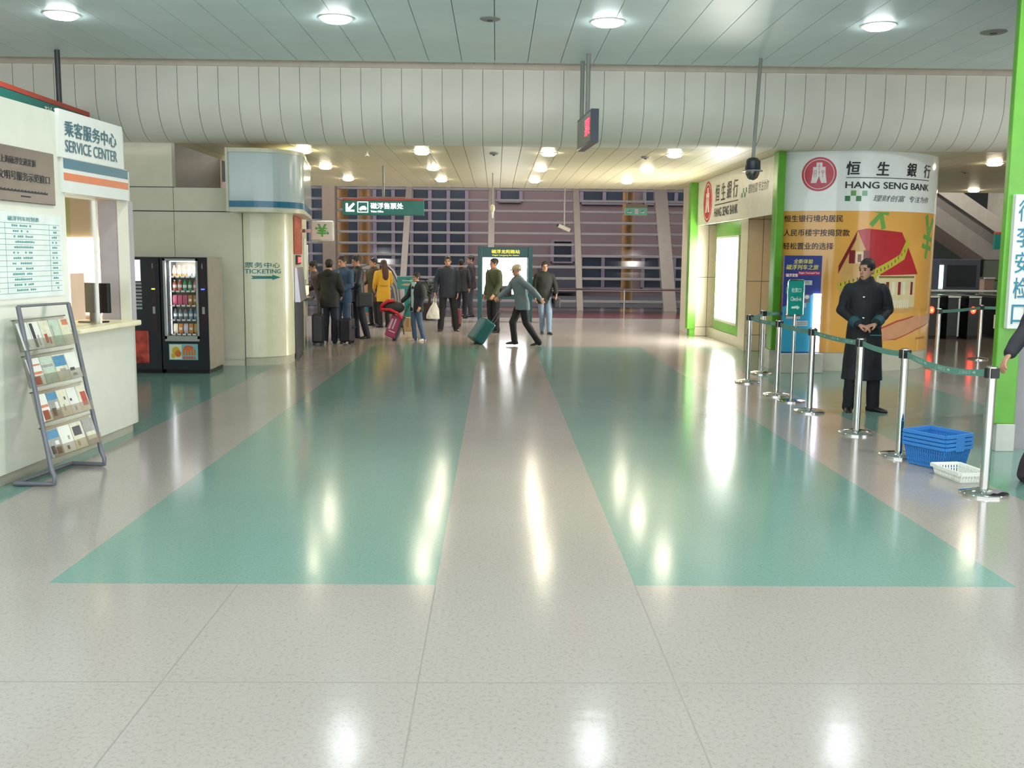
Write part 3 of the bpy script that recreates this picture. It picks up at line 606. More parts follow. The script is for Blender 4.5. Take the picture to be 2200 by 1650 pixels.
# overhead ticket office sign
t = thing('hanging_sign', 'teal overhead ticket office sign with white arrow on a single pole', 'sign', (0, 18.9, 0))
MB().box(-2.85, -1.35, -0.07, 0.07, 2.45, 2.72, 0, 0.008).build('box', m_teal, t); MB().box(-2.85, -1.35, -0.072, 0.072, 2.72, 2.755).build('top_edge', m_red, t)
MB().cone((-2.1, 0, 2.755), (-2.1, 0, 3.35), 0.025).build('hanger', m_grey, t); MB().box(-2.5, -1.7, -0.02, 0.02, 2.755, 2.79).build('hanger_bar', m_grey, t)
hs = plane((0, -0.07, 0), (1, 0, 0)); mb = MB()
mb.decal([(-2.79, 2.51), (-2.63, 2.51), (-2.63, 2.545), (-2.715, 2.545), (-2.62, 2.645), (-2.65, 2.675), (-2.75, 2.575), (-2.75, 2.665), (-2.79, 2.665)], hs, 0, .005)
for a in (rect(-2.575, 2.495, -2.375, 2.51), rect(-2.575, 2.68, -2.375, 2.695), rect(-2.575, 2.51, -2.56, 2.68), rect(-2.39, 2.51, -2.375, 2.68)): mb.decal(a, hs, 0, .005)
mb.decal([(-2.55, 2.56), (-2.5, 2.61), (-2.44, 2.62), (-2.4, 2.57), (-2.42, 2.54), (-2.47, 2.55), (-2.52, 2.53)], hs, 0, .005)
letter(mb, hs, '磁浮售票处', -2.33, 2.565, 0.6, 0.11, 0, 0.03); letter(mb, hs, 'Ticket Office', -2.33, 2.5, 0.235, 0.035, 0, 0.03)
mb.build('lettering', M('lit white lettering', '#ffffff', 0.4, emit=0.8), t)
# ================================================================ round bank pillar
pl = thing('advertising_pillar', 'round glossy bank pillar with a house picture behind the guard', 'pillar', (0, 0, 0))
PC, PR = (5.55, 17.1), 1.75; pcyl = cyl(PC[0], PC[1], PR)
def pout(th0, th1, R, n=36): return [(PC[0] + R * math.sin(t), PC[1] - R * math.cos(t)) for t in [th0 + (th1 - th0) * k / n for k in range(n + 1)]]
back = [(7.3, 18.6), (5.2, 18.6), (4.46, 15.95)]
th0 = -0.70
m_pw = M('glossy white wrap', '#eef2ef', 0.1, var=0.02); m_po = M('glossy amber wrap', '#e6aa52', 0.1, var=0.08, scale=1.1)
def parc(z0, z1, R, m, nm): return MB().prism(pout(th0, PI / 2, R) + back, z0, z1, 0, True).build(nm, m, pl, angle=0.5)
parc(0.0, 0.285, PR - 0.01, M('cream stone plinth', '#c9c6b4', 0.3), 'plinth')
wrap = parc(0.285, 2.455, PR, m_po, 'amber_wrap'); head = parc(2.455, 3.35, PR, m_pw, 'white_header')
MB().box(4.305, 4.43, 15.56, 15.8, 0.3, 3.35, 0, 0.012).build('green_fin', m_green, pl); MB().box(4.3, 4.45, 15.6, 15.95, 0, 0.3).build('fin_plinth', M('cream stone plinth', '#c9c6b4'), pl)
m_logo = M('bank red', '#c2203a', 0.25); m_logow = M('bank white', '#e9e4e0', 0.3)
def logo(parent, sf, cu, cv, r, step=0.0):
    mb = MB(); f = lambda u, v, n=0.0: sf(cu + u * r, cv + v * r, n)
    st = 0.12 if step else 0.0
    mb.decal(ell(0, 0, 1, 1, 48), f, 0, 0.003, 0, st); mb.decal(ell(0, 0, .88, .88, 48), f, 0, 0.004, 1, st); mb.decal(ell(0, 0, .84, .84, 48), f, 0, 0.005, 0, st)
    coin = [(-.17, .68), (.17, .68), (.17, .42), (.36, .42), (.36, .1), (.45, -.52), (.14, -.52), (0, -.1), (-.14, -.52), (-.45, -.52), (-.36, .1), (-.36, .42), (-.17, .42)]
    mb.decal(coin, f, 0, 0.006, 1, st)
    for a in (rect(-.012, .62, .012, -.05), rect(-.09, .46, .09, .48), rect(-.06, .1, .06, .12), rect(-.29, -.2, -.265, .22), rect(-.18, -.2, -.155, .22), rect(-.29, .2, -.155, .225), rect(-.29, .04, -.155, .065), rect(.2, -.2, .225, .06)): mb.decal(a if a[0][1] < a[2][1] else [(p[0], p[1]) for p in a[::-1]], f, 0, 0.0075, 0)
    mb.decal(ell(.212, .13, .075, .085, 14), f, 0, 0.0075, 0); mb.decal(ell(.212, .13, .045, .055, 14), f, 0, 0.0085, 1)
    return mb.build('emblem', [m_logo, m_logow], parent)
logo(head, pcyl, -0.65, 3.005, 0.256, 1)
mb = MB()
for ch, u, w in (('恒', -0.255, 0.20), ('生', 0.205, 0.2), ('銀', 0.75, 0.2), ('行', 1.16, 0.2)): letter(mb, pcyl, ch, u, 2.99, w, 0.2, 0, 0.03, 0.08, n=0.006)
mb.decal(rect(-0.255, 2.946, 1.335, 2.956), pcyl, 0, 0.005, 0, 0.1); letter(mb, pcyl, 'HANG SENG BANK', -0.257, 2.792, 1.59, 0.098, 0, 0.03)
mb.build('lettering', m_ink, head)
mb = MB(); sq = 0.078
for k, (u, v) in enumerate(((-0.256, 2.6), (-0.172, 2.68), (-0.09, 2.6), (0.0, 2.68))): mb.decal(rect(u, v, u + sq, v + sq), pcyl, 0, 0.004, (0, 1, 0, 2)[k], 0.05)
mb.build('tile_mark', [M('deep green print', '#3d7f52', 0.3), M('mid green print', '#6aa25a', 0.3), M('pale green print', '#8abf9a', 0.3)], head)
mb = MB(); letter(mb, pcyl, '理财创富', 0.17, 2.6, 0.57, 0.095, 0, 0.004, 0.25); letter(mb, pcyl, '专注为你', 0.83, 2.6, 0.53, 0.095, 0, 0.004, 0.25)
mb.build('tagline', M('slate print', '#4d5d60', 0.35), head)
mb = MB(); letter(mb, pcyl, '恒生银行境内居民', -1.145, 2.285, 0.875, 0.105, 0, 0.018); letter(mb, pcyl, '人民币楼宇按揭贷款', -1.145, 2.07, 0.985, 0.105, 0, 0.018); letter(mb, pcyl, '轻松置业的选择', -1.145, 1.865, 0.755, 0.105, 0, 0.018)
mb.build('slogan', M('brown black print', '#2a2018', 0.35), wrap)
# the house picture printed on the amber wrap
mb = MB(); P = lambda poly, n, m: mb.decal(poly, pcyl, 0, n, m, 0.08)
P([(-0.27, 1.55), (-0.02, 2.1), (0.3, 1.45), (0.55, 0.95), (0.3, 0.8), (-0.27, 0.95)], 0.002, 0)          # gable wall
P([(0.3, 1.0), (1.1, 0.95), (1.1, 1.52), (0.3, 1.52)], 0.002, 1)                                            # long wall
P([(-0.04, 2.16), (0.1, 2.19), (0.72, 2.14), (1.15, 1.5), (0.36, 1.48), (0.16, 1.75)], 0.003, 2)            # roof
P([(-0.3, 1.62), (-0.3, 1.5), (-0.06, 2.02), (-0.04, 2.16)], 0.0035, 3)
P(rect(0.34, 1.44, 1.06, 1.47), 0.0035, 4)
for u in (-0.15, 0.07): P(rect(u, 1.66, u + 0.09, 1.86), 0.0035, 3)
P(rect(-0.05, 1.66, 0.06, 1.84), 0.0035, 1); P(rect(-0.02, 1.68, 0.035, 1.8), 0.004, 3)
for u in (0.47, 0.58, 0.7, 0.8, 0.98): P(rect(u, 1.18, u + 0.055, 1.38), 0.0035, 3 if u != 0.58 and u != 0.8 else 5)
for k in range(9): P(rect(0.56 + 0.045 * k, 0.97, 0.585 + 0.045 * k, 1.1), 0.0035, 5)
P([(0.4, 0.88), (1.2, 0.92), (1.15, 0.99), (0.4, 0.98)], 0.003, 0)
P([(-0.3, 1.36), (0.0, 1.4), (0.3, 1.6), (0.7, 1.8), (0.84, 2.06), (0.91, 2.02), (0.8, 1.73), (0.36, 1.5), (0.02, 1.29), (-0.3, 1.26)], 0.005, 6)   # measuring tape
for k in range(18):
    t = k / 17; u = -0.26 + 1.05 * t; v = 1.33 + 0.42 * t + (0.1 * max(0, t - .75) * 4) - 0.02 * math.sin(t * 3)
    P(rect(u, v - 0.015, u + 0.014, v + 0.03), 0.006, 7)
P([(0.42, 0.68), (0.7, 0.78), (1.1, 0.85), (1.4, 0.84), (1.9, 0.9), (1.9, 0.74), (1.2, 0.62), (0.7, 0.48), (0.42, 0.46)], 0.003, 8)           # open hand
P([(0.42, 0.68), (0.7, 0.78), (1.1, 0.85), (1.1, 0.83), (0.7, 0.75), (0.42, 0.65)], 0.004, 9); P([(0.5, 0.49), (0.7, 0.5), (1.2, 0.64), (1.9, 0.76), (1.9, 0.74), (1.2, 0.62), (0.7, 0.48)], 0.004, 9)
mb.build('house_picture', [M('tan house wall', '#cfa260', 0.15), M('cream house wall', '#dccb9c', 0.15), M('red roof print', '#b8202c', 0.12), M('dark red print', '#7d2228', 0.15), M('olive gutter', '#7a6a34', 0.2), M('pale print', '#e3ddc8', 0.2), M('yellow tape', '#c2b43a', 0.2), M('tape ticks', '#4a3f1a', 0.3), M('skin print', '#d79a72', 0.2), M('coral outline', '#b8503c', 0.2)], wrap)
mb = MB()
def yuan(cu, cv, s, rot, n=0.0025):
    c, q = math.cos(rot), math.sin(rot); tr = lambda P_: [(cu + (x * c - y * q) * s, cv + (x * q + y * c) * s) for x, y in P_]
    for k_, a in enumerate(([(-.12, -1), (.12, -1), (.12, .1), (-.12, .1)], [(-.1, -.05), (-.55, .75), (-.3, .9), (.1, .1)], [(.1, -.05), (.55, .75), (.3, .9), (-.1, .1)], rect(-.5, -.2, .5, 0.0), rect(-.5, -.6, .5, -.4))): mb.decal([(max(-1.2, u), min(2.44, v)) for u, v in tr(a)], pcyl, 0, n + .0003 * k_, 0, 0.08)
yuan(0.32, 2.42, 0.26, 2.9); yuan(1.45, 2.1, 0.36, -0.15); yuan(-0.97, 1.52, 0.2, 0.35)
mb.build('money_mark', M('printed leaf green', '#6aa84a', 0.12), wrap)
mb = MB(); letter(mb, pcyl, '恒生银行(中国)有限公司', -1.05, 0.36, 0.45, 0.03, 0, 0.0); letter(mb, pcyl, '投资及借贷须谨慎', 1.2, 0.47, 0.35, 0.035, 0, 0.0); mb.build('small_print', M('brown print', '#7a5326', 0.4), wrap)

# ================================================================ bank wall behind the pillar
m_wtile = M('beige stone tile', '#cfc7b0', 0.3, var=0.03)
def tiles(name, x0, x1, y0, y1, zs, xs, front):
    mb = MB()
    for a, b in zip(xs, xs[1:]):
        for c, d in zip(zs, zs[1:]):
            if front: mb.box(a + .005, b - .005, y0 - .02, y0, c + .005, d - .005)
    mb.box(x0, x1, y0, y1, 0, 3.35, 1); mb.box(x0 - .012, x0, y0, y1, 0, 3.35, 0)
    struct(mb.build(name, [m_wtile, m_seam]))
tiles('wall_bank_far', 4.42, 6.2, 22.2, 23.9, [0, .2, 1.3, 2.44, 3.35], [4.42, 4.68, 4.94, 6.2], True)
tiles('wall_bank_near', 4.66, 5.9, 18.62, 19.15, [0, .3, 1.3, 2.44, 3.35], [4.66, 4.93, 5.3, 5.9], True)
struct(MB().box(4.86, 6.2, 19.15, 22.2, 0, 3.35).build('wall_bank', m_wtile))
struct(MB().box(4.72, 4.86, 19.15, 22.18, 0, 0.2).build('baseboard_bank', M('cream stone plinth', '#c9c6b4')))
struct(MB().box(4.25, 4.42, 22.12, 22.4, 0.16, 3.35).box(4.3, 4.42, 22.14, 22.4, 0, 0.16).build('trim_3', m_green))
fs = thing('bank_fascia', 'white overhead bank fascia with red emblem left of the round pillar', 'sign', (0, 0, 0))
fb = MB().box(4.4, 4.44, 15.97, 22.1, 2.42, 3.345).build('board', M('white fascia', '#dadacf', 0.3), fs)
fp = plane((4.4, 0, 0), (0, -1, 0))
logo(fs, fp, -21.1, 2.88, 0.42)
mb = MB()
for ch, u in (('恒', -20.35), ('生', -19.85), ('銀', -19.35), ('行', -18.85)): letter(mb, fp, ch, u, 2.84, 0.36, 0.33, 0, 0.012, 0.08)
mb.decal(rect(-20.4, 2.765, -18.45, 2.785), fp, 0, .005); letter(mb, fp, 'HANG SENG BANK', -20.4, 2.54, 1.95, 0.17, 0, 0.015)
letter(mb, fp, '理财创富 专注为你', -17.72, 2.84, 1.35, 0.16, 0, 0.0, 0.2); mb.build('lettering', m_ink, fs)
mb = MB()
for k, (u, v) in enumerate(((-18.2, 2.8), (-18.1, 2.88), (-18.0, 2.8), (-17.9, 2.88))): mb.decal(rect(u, v, u + .08, v + .08), fp, 0, .005)
mb.build('tile_mark', M('deep green print', '#3d7f52'), fs)
lb = thing('lightbox', 'bright white lit poster box on a green board beside beige tiled pilasters', 'lightbox', (0, 0, 0))
MB().box(4.75, 4.85, 19.16, 21.8, 0.2, 2.46, 0, 0.01).build('green_board', m_green, lb)
MB().box(4.69, 4.75, 19.5, 21.45, 0.4, 2.17, 0, 0.01).build('frame', M('pale frame', '#c9cbb8', 0.3, 0.4), lb)
MB().box(4.684, 4.69, 19.56, 21.38, 0.46, 2.12).build('lit_panel', M('lit poster panel', '#ffffff', 0.4, emit=18.0, ecol='#fffaf0'), lb)

# ================================================================ near green column at the frame's edge
gc = thing('green_column', 'near column with green fin and vertical luggage check sign', 'column', (0, 0, 0))
MB().box(4.51, 4.72, 8.9, 8.98, 0.25, 4.4, 0, 0.01).build('green_fin', m_green, gc)
MB().prism([(4.72, 9.02), (6.8, 9.02), (6.8, 11.2), (5.75, 11.2), (4.77, 9.36)], 0, 4.4).build('shaft', M('lilac grey cladding', '#9d979c', 0.4), gc)
MB().box(4.55, 4.72, 8.88, 9.0, 0, 0.25, 0, 0.006).build('plinth', M('pale plinth', '#c8c8c0', 0.4), gc)
sb = MB().box(4.555, 4.95, 8.84, 8.9, 1.12, 2.3, 0, 0.004).build('sign_board', m_paper, gc)
gp = plane((0, 8.84, 0), (1, 0, 0)); mb = MB()
for k, ch in enumerate('行李安检口'): letter(mb, gp, ch, 4.585, 2.065 - k * 0.225, 0.125, 0.185 if ch != '口' else 0.17, 0, 0.008)
mb.build('lettering', M('teal blue lettering', '#1d7d96', 0.4), sb)

# ================================================================ belt barriers
def stanchion(x, y, label, h=0.955, grp='chrome belt posts'):
    t = thing('barrier_post', label, 'barrier post', (x, y, 0), 0, grp)
    MB().lathe([(0.01, 0), (0.172, 0), (0.172, 0.016), (0.165, 0.024), (0.06, 0.045), (0.04, 0.05), (0.01, 0.05)], seg=40).build('base', m_chrome, t)
    MB().cone((0, 0, 0.045), (0, 0, h - 0.09), 0.034, seg=24).build('pole', m_chrome, t)
    MB().lathe([(0.034, h - 0.09), (0.04, h - 0.088), (0.04, h - 0.004), (0.036, h), (0.005, h)], seg=24).build('cap', m_chrome, t)
    MB().box(-0.045, -0.03, -0.025, 0.025, h - 0.085, h - 0.012).box(-0.025, 0.025, -0.046, -0.03, h - 0.085, h - 0.012).box(-0.025, 0.025, 0.03, 0.046, h - 0.085, h - 0.012).box(0.03, 0.045, -0.025, 0.025, h - 0.085, h - 0.012).build('belt_clip', m_black, t)
    return t
m_belt = M('sage green webbing', '#5f8f7f', 0.7, bump=0.2, bscale=300); m_belt_t = M('pale belt print', '#a9c4b8', 0.6)
def belt(t, p, q, sag=0.02, words=True):
    p, q = Vector(p), Vector(q); base = t.location
    d = (q - p); L_ = d.length; dn = d.normalized(); p, q = p + dn * 0.046, q - dn * 0.046
    nrm = Vector((dn.y, -dn.x, 0))
    if nrm.y > 0: nrm = -nrm
    def at(s): 
        k = s / L_; return p.lerp(q, k) - Vector((0, 0, sag * 4 * k * (1 - k)))
    rings = []
    for k in range(13):
        c = at(L_ * k / 12) - base
        rings.append([c + nrm * .0015 + Vector((0, 0, .025)), c - nrm * .0015 + Vector((0, 0, .025)), c - nrm * .0015 - Vector((0, 0, .025)), c + nrm * .0015 - Vector((0, 0, .025))])
    mb = MB().loft(rings, sm=False)
    if words:
        flip = 1 if Vector((1, 0, 0)).dot(dn) - dn.y > 0 else -1
        sf = lambda u, v, n=0.0: at(u if flip > 0 else L_ - u) - base + Vector((0, 0, v)) + nrm * (0.002 + n)
        u = 0.12
        while u + 0.3 < L_:
            letter(mb, sf, '上海磁浮', u, -0.014, 0.19, 0.03, 1, 0.0, n=0.001); mb.decal(arrow(u + 0.22, -0.012, 0.05, 0.026), sf, 0, 0.001, 1); u += 0.42
    mb.build('belt', [m_belt, m_belt_t], t)
SP = [(3.63, 7.21, 'chrome belt post nearest the camera, in front of the green column'), (3.57, 8.63, 'chrome belt post with its base behind the blue basket stack'), (3.59, 9.75, 'chrome belt post directly in front of the guard'), (3.56, 11.16, 'chrome belt post in front of the blue poster stand'), (3.56, 12.5, 'chrome belt post left of the small check-in sign'), (3.52, 13.81, 'chrome belt post at the corner where the belt turns'), (4.0, 14.9, 'chrome belt post just behind the corner post'), (4.62, 15.4, 'chrome belt post standing close to the green fin of the pillar')]
ST = [stanchion(x, y, lb) for x, y, lb in SP]
bh = 0.905
for a, b, sg in ((0, 1, 0.05), (1, 2, 0.02), (2, 3, 0.015), (3, 4, 0.015), (4, 5, 0.015), (5, 6, 0.02), (6, 7, 0.01)):
    belt(ST[a], SP[a][:2] + (bh,), SP[b][:2] + (bh,), sg)
b1 = stanchion(7.1, 15.94, 'chrome belt post right of the round bank pillar'); b2 = stanchion(8.47, 17.36, 'chrome belt post in front of the turnstiles')
belt(b1, (7.1, 15.94, bh), (8.47, 17.36, bh), 0.01, False); belt(b2, (8.47, 17.36, bh), (10.2, 17.6, bh), 0.01, False)
t = thing('notice_stand', 'cream notice with a red ring on a slim post near the turnstiles', 'notice stand', (8.1, 15.95, 0))
MB().lathe([(0.01, 0), (0.14, 0), (0.14, 0.015), (0.02, 0.03), (0.01, 0.03)]).build('base', m_chrome, t); MB().cone((0, 0, 0.02), (0, 0, 0.66), 0.014).build('post', m_chrome, t)
MB().box(-0.1, 0.22, -0.012, 0.012, 0.64, 0.86, 0, 0.004).build('card', M('cream card', '#d9d3bb', 0.4), t)
mb = MB(); ns = plane((0, -0.012, 0), (1, 0, 0)); mb.decal(ell(0.09, 0.75, 0.07, 0.07), ns, 0, .002, 0); mb.decal(ell(0.09, 0.75, 0.052, 0.052), ns, 0, .003, 1); mb.decal(rect(0.045, 0.742, 0.135, 0.758), ns, 0, .004, 0); mb.build('red_ring', [m_red, m_paper], t)
# check-in sign on a post
t = thing('sign_post', 'teal check-in sign on a slim chrome post behind the belt', 'sign', (3.6, 12.0, 0), math.radians(12))
MB().lathe([(0.01, 0), (0.165, 0), (0.165, 0.014), (0.05, 0.035), (0.01, 0.035)], seg=36).build('base', m_chrome, t); MB().cone((0, 0, 0.03), (0, 0, 1.06), 0.019, seg=16).build('post', m_chrome, t)
MB().box(-0.1, 0.1, -0.008, 0.008, 1.05, 1.46, 0, 0.006).build('board', M('check-in teal', '#138a7c', 0.35), t)
mb = MB(); mb.tube([(-0.105, 0, 1.06), (-0.105, 0, 1.45), (-0.09, 0, 1.468), (0.09, 0, 1.468), (0.105, 0, 1.45), (0.105, 0, 1.06), (0.09, 0, 1.042), (-0.09, 0, 1.042), (-0.105, 0, 1.06)], 0.009); mb.build('frame', m_chrome, t)
mb = MB(); cs = plane((0, -0.008, 0), (1, 0, 0)); letter(mb, cs, '检票口', -0.062, 1.32, 0.125, 0.055, 0, 0.01, n=.003); letter(mb, cs, 'Check-in', -0.07, 1.22, 0.14, 0.05, 0, 0.02, n=.003); mb.decal(arrow(-0.055, 1.115, 0.11, 0.05, 0.45, 0.3), cs, 0, .003)
mb.build('lettering', M('mint lettering', '#cfe6dc', 0.4), t)
# blue poster stand with a lit strip
t = thing('poster_stand', 'tall blue poster stand with a lit white strip beside the guard', 'poster stand', (4.67, 15.12, 0), math.radians(4))
MB().box(-0.36, 0.3, -0.1, 0.08, 0, 0.3, 0, 0.006).build('base', M('silver base', '#bdbcae', 0.35, 0.5), t)
bd = MB().box(-0.34, 0.24, -0.02, 0.03, 0.3, 1.77).build('board', M('navy poster', '#25357e', 0.35, var=0.1, scale=2), t)
ps = plane((0, -0.02, 0), (1, 0, 0))
mb = MB(); mb.decal([(-0.34, 0.32), (0.12, 0.32), (0.12, 1.2), (0.0, 1.12), (-0.34, 1.0)], ps, 0, .002); mb.build('aqua_field', M('aqua poster', '#2f93b4', 0.35, var=0.08, scale=3), bd)
mb = MB(); letter(mb, ps, '全新体验', -0.2, 1.65, 0.3, 0.07, 0, 0.03, 0.15, n=.004); letter(mb, ps, '磁浮列车之旅', -0.31, 1.56, 0.5, 0.075, 0, 0.03, 0.15, n=.004); mb.build('title', M('yellow title', '#d8cf6a', 0.4), bd)
mb = MB(); mb.decal(rect(-0.12, 1.48, 0.22, 1.535), ps, 0, .003, 0); mb.decal(rect(-0.32, 1.46, -0.12, 1.5), ps, 0, .003, 0); letter(mb, ps, 'Maglev Transrapid Tour', -0.11, 1.492, 0.32, 0.032, 1, 0.02, n=.005); letter(mb, ps, '磁浮发售', -0.31, 1.45, 0.18, 0.05, 1, 0.03, n=.005); mb.decal(rect(-0.3, 0.86, -0.18, 0.91), ps, 0, .003, 0); letter(mb, ps, '优惠', -0.27, 0.867, 0.08, 0.036, 1, 0.02, n=.005); mb.build('banner', [M('magenta banner', '#b62a55', 0.4), m_paper], bd)
mb = MB()
for a in (rect(-0.12, 1.33, 0.1, 1.4), rect(-0.28, 0.99, 0.02, 1.06), rect(-0.28, 0.82, -0.06, 0.97), rect(-0.16, 0.71, 0.06, 0.79)): mb.decal(a, ps, 0, .003, 0)
for z in (1.38, 1.36, 1.04, 1.02, 0.93, 0.9, 0.76, 0.735):
    for k in range(7): mb.decal(rect(-0.26 + k * 0.028 + (0.12 if z > 1.3 or z < .8 else 0), z, -0.24 + k * 0.028 + (0.12 if z > 1.3 or z < .8 else 0), z + 0.008), ps, 0, .004, 1)
mb.build('caption', [M('grey caption', '#b4b6b6', 0.4), M('slate print', '#4d5d60')], bd)
mb = MB(); mb.decal(rect(-0.3, 1.2, 0.0, 1.3), ps, 0, .003, 0); mb.decal([(-0.26, 1.25), (-0.02, 1.28), (-0.02, 1.22), (-0.26, 1.23)], ps, 0, .004, 1); mb.decal(rect(-0.16, 1.07, 0.08, 1.19), ps, 0, .003, 2); mb.decal(ell(0.03, 1.15, 0.035, 0.03), ps, 0, .004, 1); mb.build('photo', [M('teal photo', '#2d8f92', 0.4, var=0.3, scale=14), M('pale photo', '#cfd6d4', 0.4), M('brown photo', '#6c5f6a', 0.4, var=0.4, scale=14)], bd)
MB().box(0.13, 0.245, -0.05, -0.022, 0.32, 1.2, 0, 0.004).build('lit_strip', M('violet white tube', '#ffffff', 0.4, emit=5.0, ecol='#ece6ff'), t)

# ================================================================ baskets on the floor
def basket(w, d, h, taper, m, rows):
    mb = MB(); 
    def pt(i, k): 
        s = 1 - taper * (1 - k); c = [(-w / 2, -d / 2), (w / 2, -d / 2), (w / 2, d / 2), (-w / 2, d / 2)][i % 4]; return Vector((c[0] * s, c[1] * s, h * k))
    def bar(a, b, c, e, th=0.004):
        n = ((b - a).cross(c - a)).normalized() * th
        mb.loft([[a, b, b + n, a + n], [c, e, e + n, c + n]], sm=False)
    for i in range(4):
        L_ = w if i % 2 == 0 else d; n = max(5, int(L_ / 0.024))
        for k0, k1 in [(0, .16)] + [(.16 + (.84 - .16) / rows * q - (.03 if q else 0), .16 + (.84 - .16) / rows * q + (.03 if q else 0)) for q in range(1, rows)] + [(.8, 1)]: bar(pt(i, k0), pt(i + 1, k0), pt(i, k1), pt(i + 1, k1))
        for q in range(n + 1):
            f0, f1 = max(0, (q - .28) / n), min(1, (q + .28) / n); bar(pt(i, .1).lerp(pt(i + 1, .1), f0), pt(i, .1).lerp(pt(i + 1, .1), f1), pt(i, .85).lerp(pt(i + 1, .85), f0), pt(i, .85).lerp(pt(i + 1, .85), f1))
    mb.loft([[pt(i, 0) for i in range(4)], [pt(i, 0) + Vector((0, 0, .005)) for i in range(4)]], sm=False)
    for i in range(4):
        a, b = pt(i, 1), pt(i + 1, 1); o = ((b - a).cross(Vector((0, 0, 1)))).normalized() * 0.018
        mb.loft([[a, b, b + o, a + o], [a - Vector((0, 0, .026)), b - Vector((0, 0, .026)), b + o - Vector((0, 0, .026)), a + o - Vector((0, 0, .026))]], sm=False)
    return mb.build('basket', m)
m_blue = M('blue basket plastic', '#3a80c8', 0.4, spec=0.4)
bproto = basket(0.41, 0.33, 0.19, 0.16, m_blue, 3)
for k, lb in enumerate(('blue plastic basket at the bottom of the stack on the floor', 'second blue basket from the floor in the nested stack', 'third blue basket from the floor in the nested stack', 'topmost blue plastic basket of the nested stack')):
    o = bproto if k == 0 else bproto.copy()
    if k: COL.objects.link(o)
    o.location = (3.73, 8.25, 0.005 + 0.034 * k); o.rotation_euler = (0, math.radians(0), math.radians(118)); tag(o, lb, 'basket', 'stacked blue baskets')
    hd = MB(); hd.box(-0.227, -0.212, -0.05, 0.05, 0.15, 0.193, 0, 0.004); hd.build('handle', m_blue, o)
o = basket(0.4, 0.23, 0.085, 0.13, M('white basket plastic', '#e3e5dc', 0.4), 2); o.location = (3.7, 7.76, 0.002); o.rotation_euler = (0, 0, math.radians(97)); tag(o, 'shallow white plastic basket in front of the blue stack', 'basket')

# ================================================================ hung things of the ceiling
t = thing('dome_camera', 'dark dome camera on a long ceiling pole left of the bank pillar', 'security camera', (3.5, 13.9, 0))
MB().cone((0.05, 0, 4.4), (0, 0, 3.07), 0.024).build('pole', m_grey, t)
MB().lathe([(0.01, 3.09), (0.06, 3.08), (0.1, 3.04), (0.105, 2.93), (0.095, 2.915), (0.01, 2.915)], seg=32).build('housing', M('slate housing', '#2e323c', 0.35), t)
MB().lathe([(0.09, 2.92), (0.135, 2.915), (0.135, 2.9), (0.09, 2.895)], seg=32).build('collar', m_grey, t)
MB().lathe([(0.095, 2.9), (0.09, 2.86), (0.065, 2.81), (0.03, 2.787), (0.004, 2.782)], seg=32).build('dome', glass('smoked dome', '#6a6c6c', 0.5), t); MB().sphere((0, 0, 2.87), (0.05, 0.05, 0.055)).build('lens_block', m_black, t)
t = thing('led_sign', 'dark hanging display with red characters on twin ceiling poles', 'display', (0, 0, 0))
a, b = Vector((1.25, 13.1, 0)), Vector((1.17, 14.3, 0)); dd = (b - a).normalized(); nn = Vector((dd.y, -dd.x, 0))
mb = MB(); mb.loft([[a - nn * .05 + Vector((0, 0, 3.18)), b - nn * .05 + Vector((0, 0, 3.18)), b + nn * .05 + Vector((0, 0, 3.18)), a + nn * .05 + Vector((0, 0, 3.18))], [a - nn * .05 + Vector((0, 0, 3.6)), b - nn * .05 + Vector((0, 0, 3.6)), b + nn * .05 + Vector((0, 0, 3.6)), a + nn * .05 + Vector((0, 0, 3.6))]], sm=False); mb.build('case', M('blue black case', '#2c3440', 0.3), t)
ls = plane(b - nn * .05, tuple(-dd)); mb = MB(); mb.decal(rect(0.03, 3.21, 1.17, 3.57), ls, 0, .003); mb.build('screen', M('grey brown screen', '#6d655c', 0.12), t)
mb = MB(); letter(mb, ls, '票', 0.72, 3.3, 0.36, 0.2, 0, 0.03); mb.build('red_characters', M('red led', '#ff3a4a', 0.4, emit=4.0, ecol='#ff2438'), t)
for y, x, nm in ((13.75, 1.21, 3.6), (14.25, 1.175, 3.6)): MB().cone((x, y, nm), (x, y, 4.4 if y < 14 else 4.4), 0.03).build('pole', m_grey, t)
def cctv(x, y, ztop, z, label, s=1.0, rot=0.4):
    t = thing('bullet_camera', label, 'security camera', (x, y, 0)); MB().cone((0, 0, ztop), (0, 0, z - 0.06), 0.018).build('pole', m_grey, t)
    mb = MB(); mb.T = Matrix.Translation((0, 0, z)) @ Matrix.Rotation(rot, 4, 'Y'); mb.box(-.15 * s, .15 * s, -.05, .05, -.045, .045, 0, .012); mb.build('housing', M('pale camera housing', '#a9a39c', 0.4), t)
    mb = MB(); mb.T = Matrix.Translation((0, 0, z)) @ Matrix.Rotation(rot, 4, 'Y'); mb.cone((-.15 * s, 0, 0), (-.19 * s, 0, 0), .035); mb.build('lens', m_black, t)
cctv(1.62, 24.2, 3.35, 2.4, 'pale bullet camera on a ceiling pole in front of the far facade'); 
t = thing('pendant_lamp', 'small glowing pendant with a white stem hanging above the lit map board', 'lamp', (-0.08, 20.2, 0))
MB().cone((0, 0, 3.35), (0, 0, 2.72), 0.012).build('stem', m_grey, t); MB().sphere((0, 0, 2.66), (.05, .05, .08)).build('head', M('pale amber', '#d6ceb0', 0.4), t); MB().cone((0, 0, 2.6), (0, 0, 2.47), .028, .014).build('tip', m_paper, t)
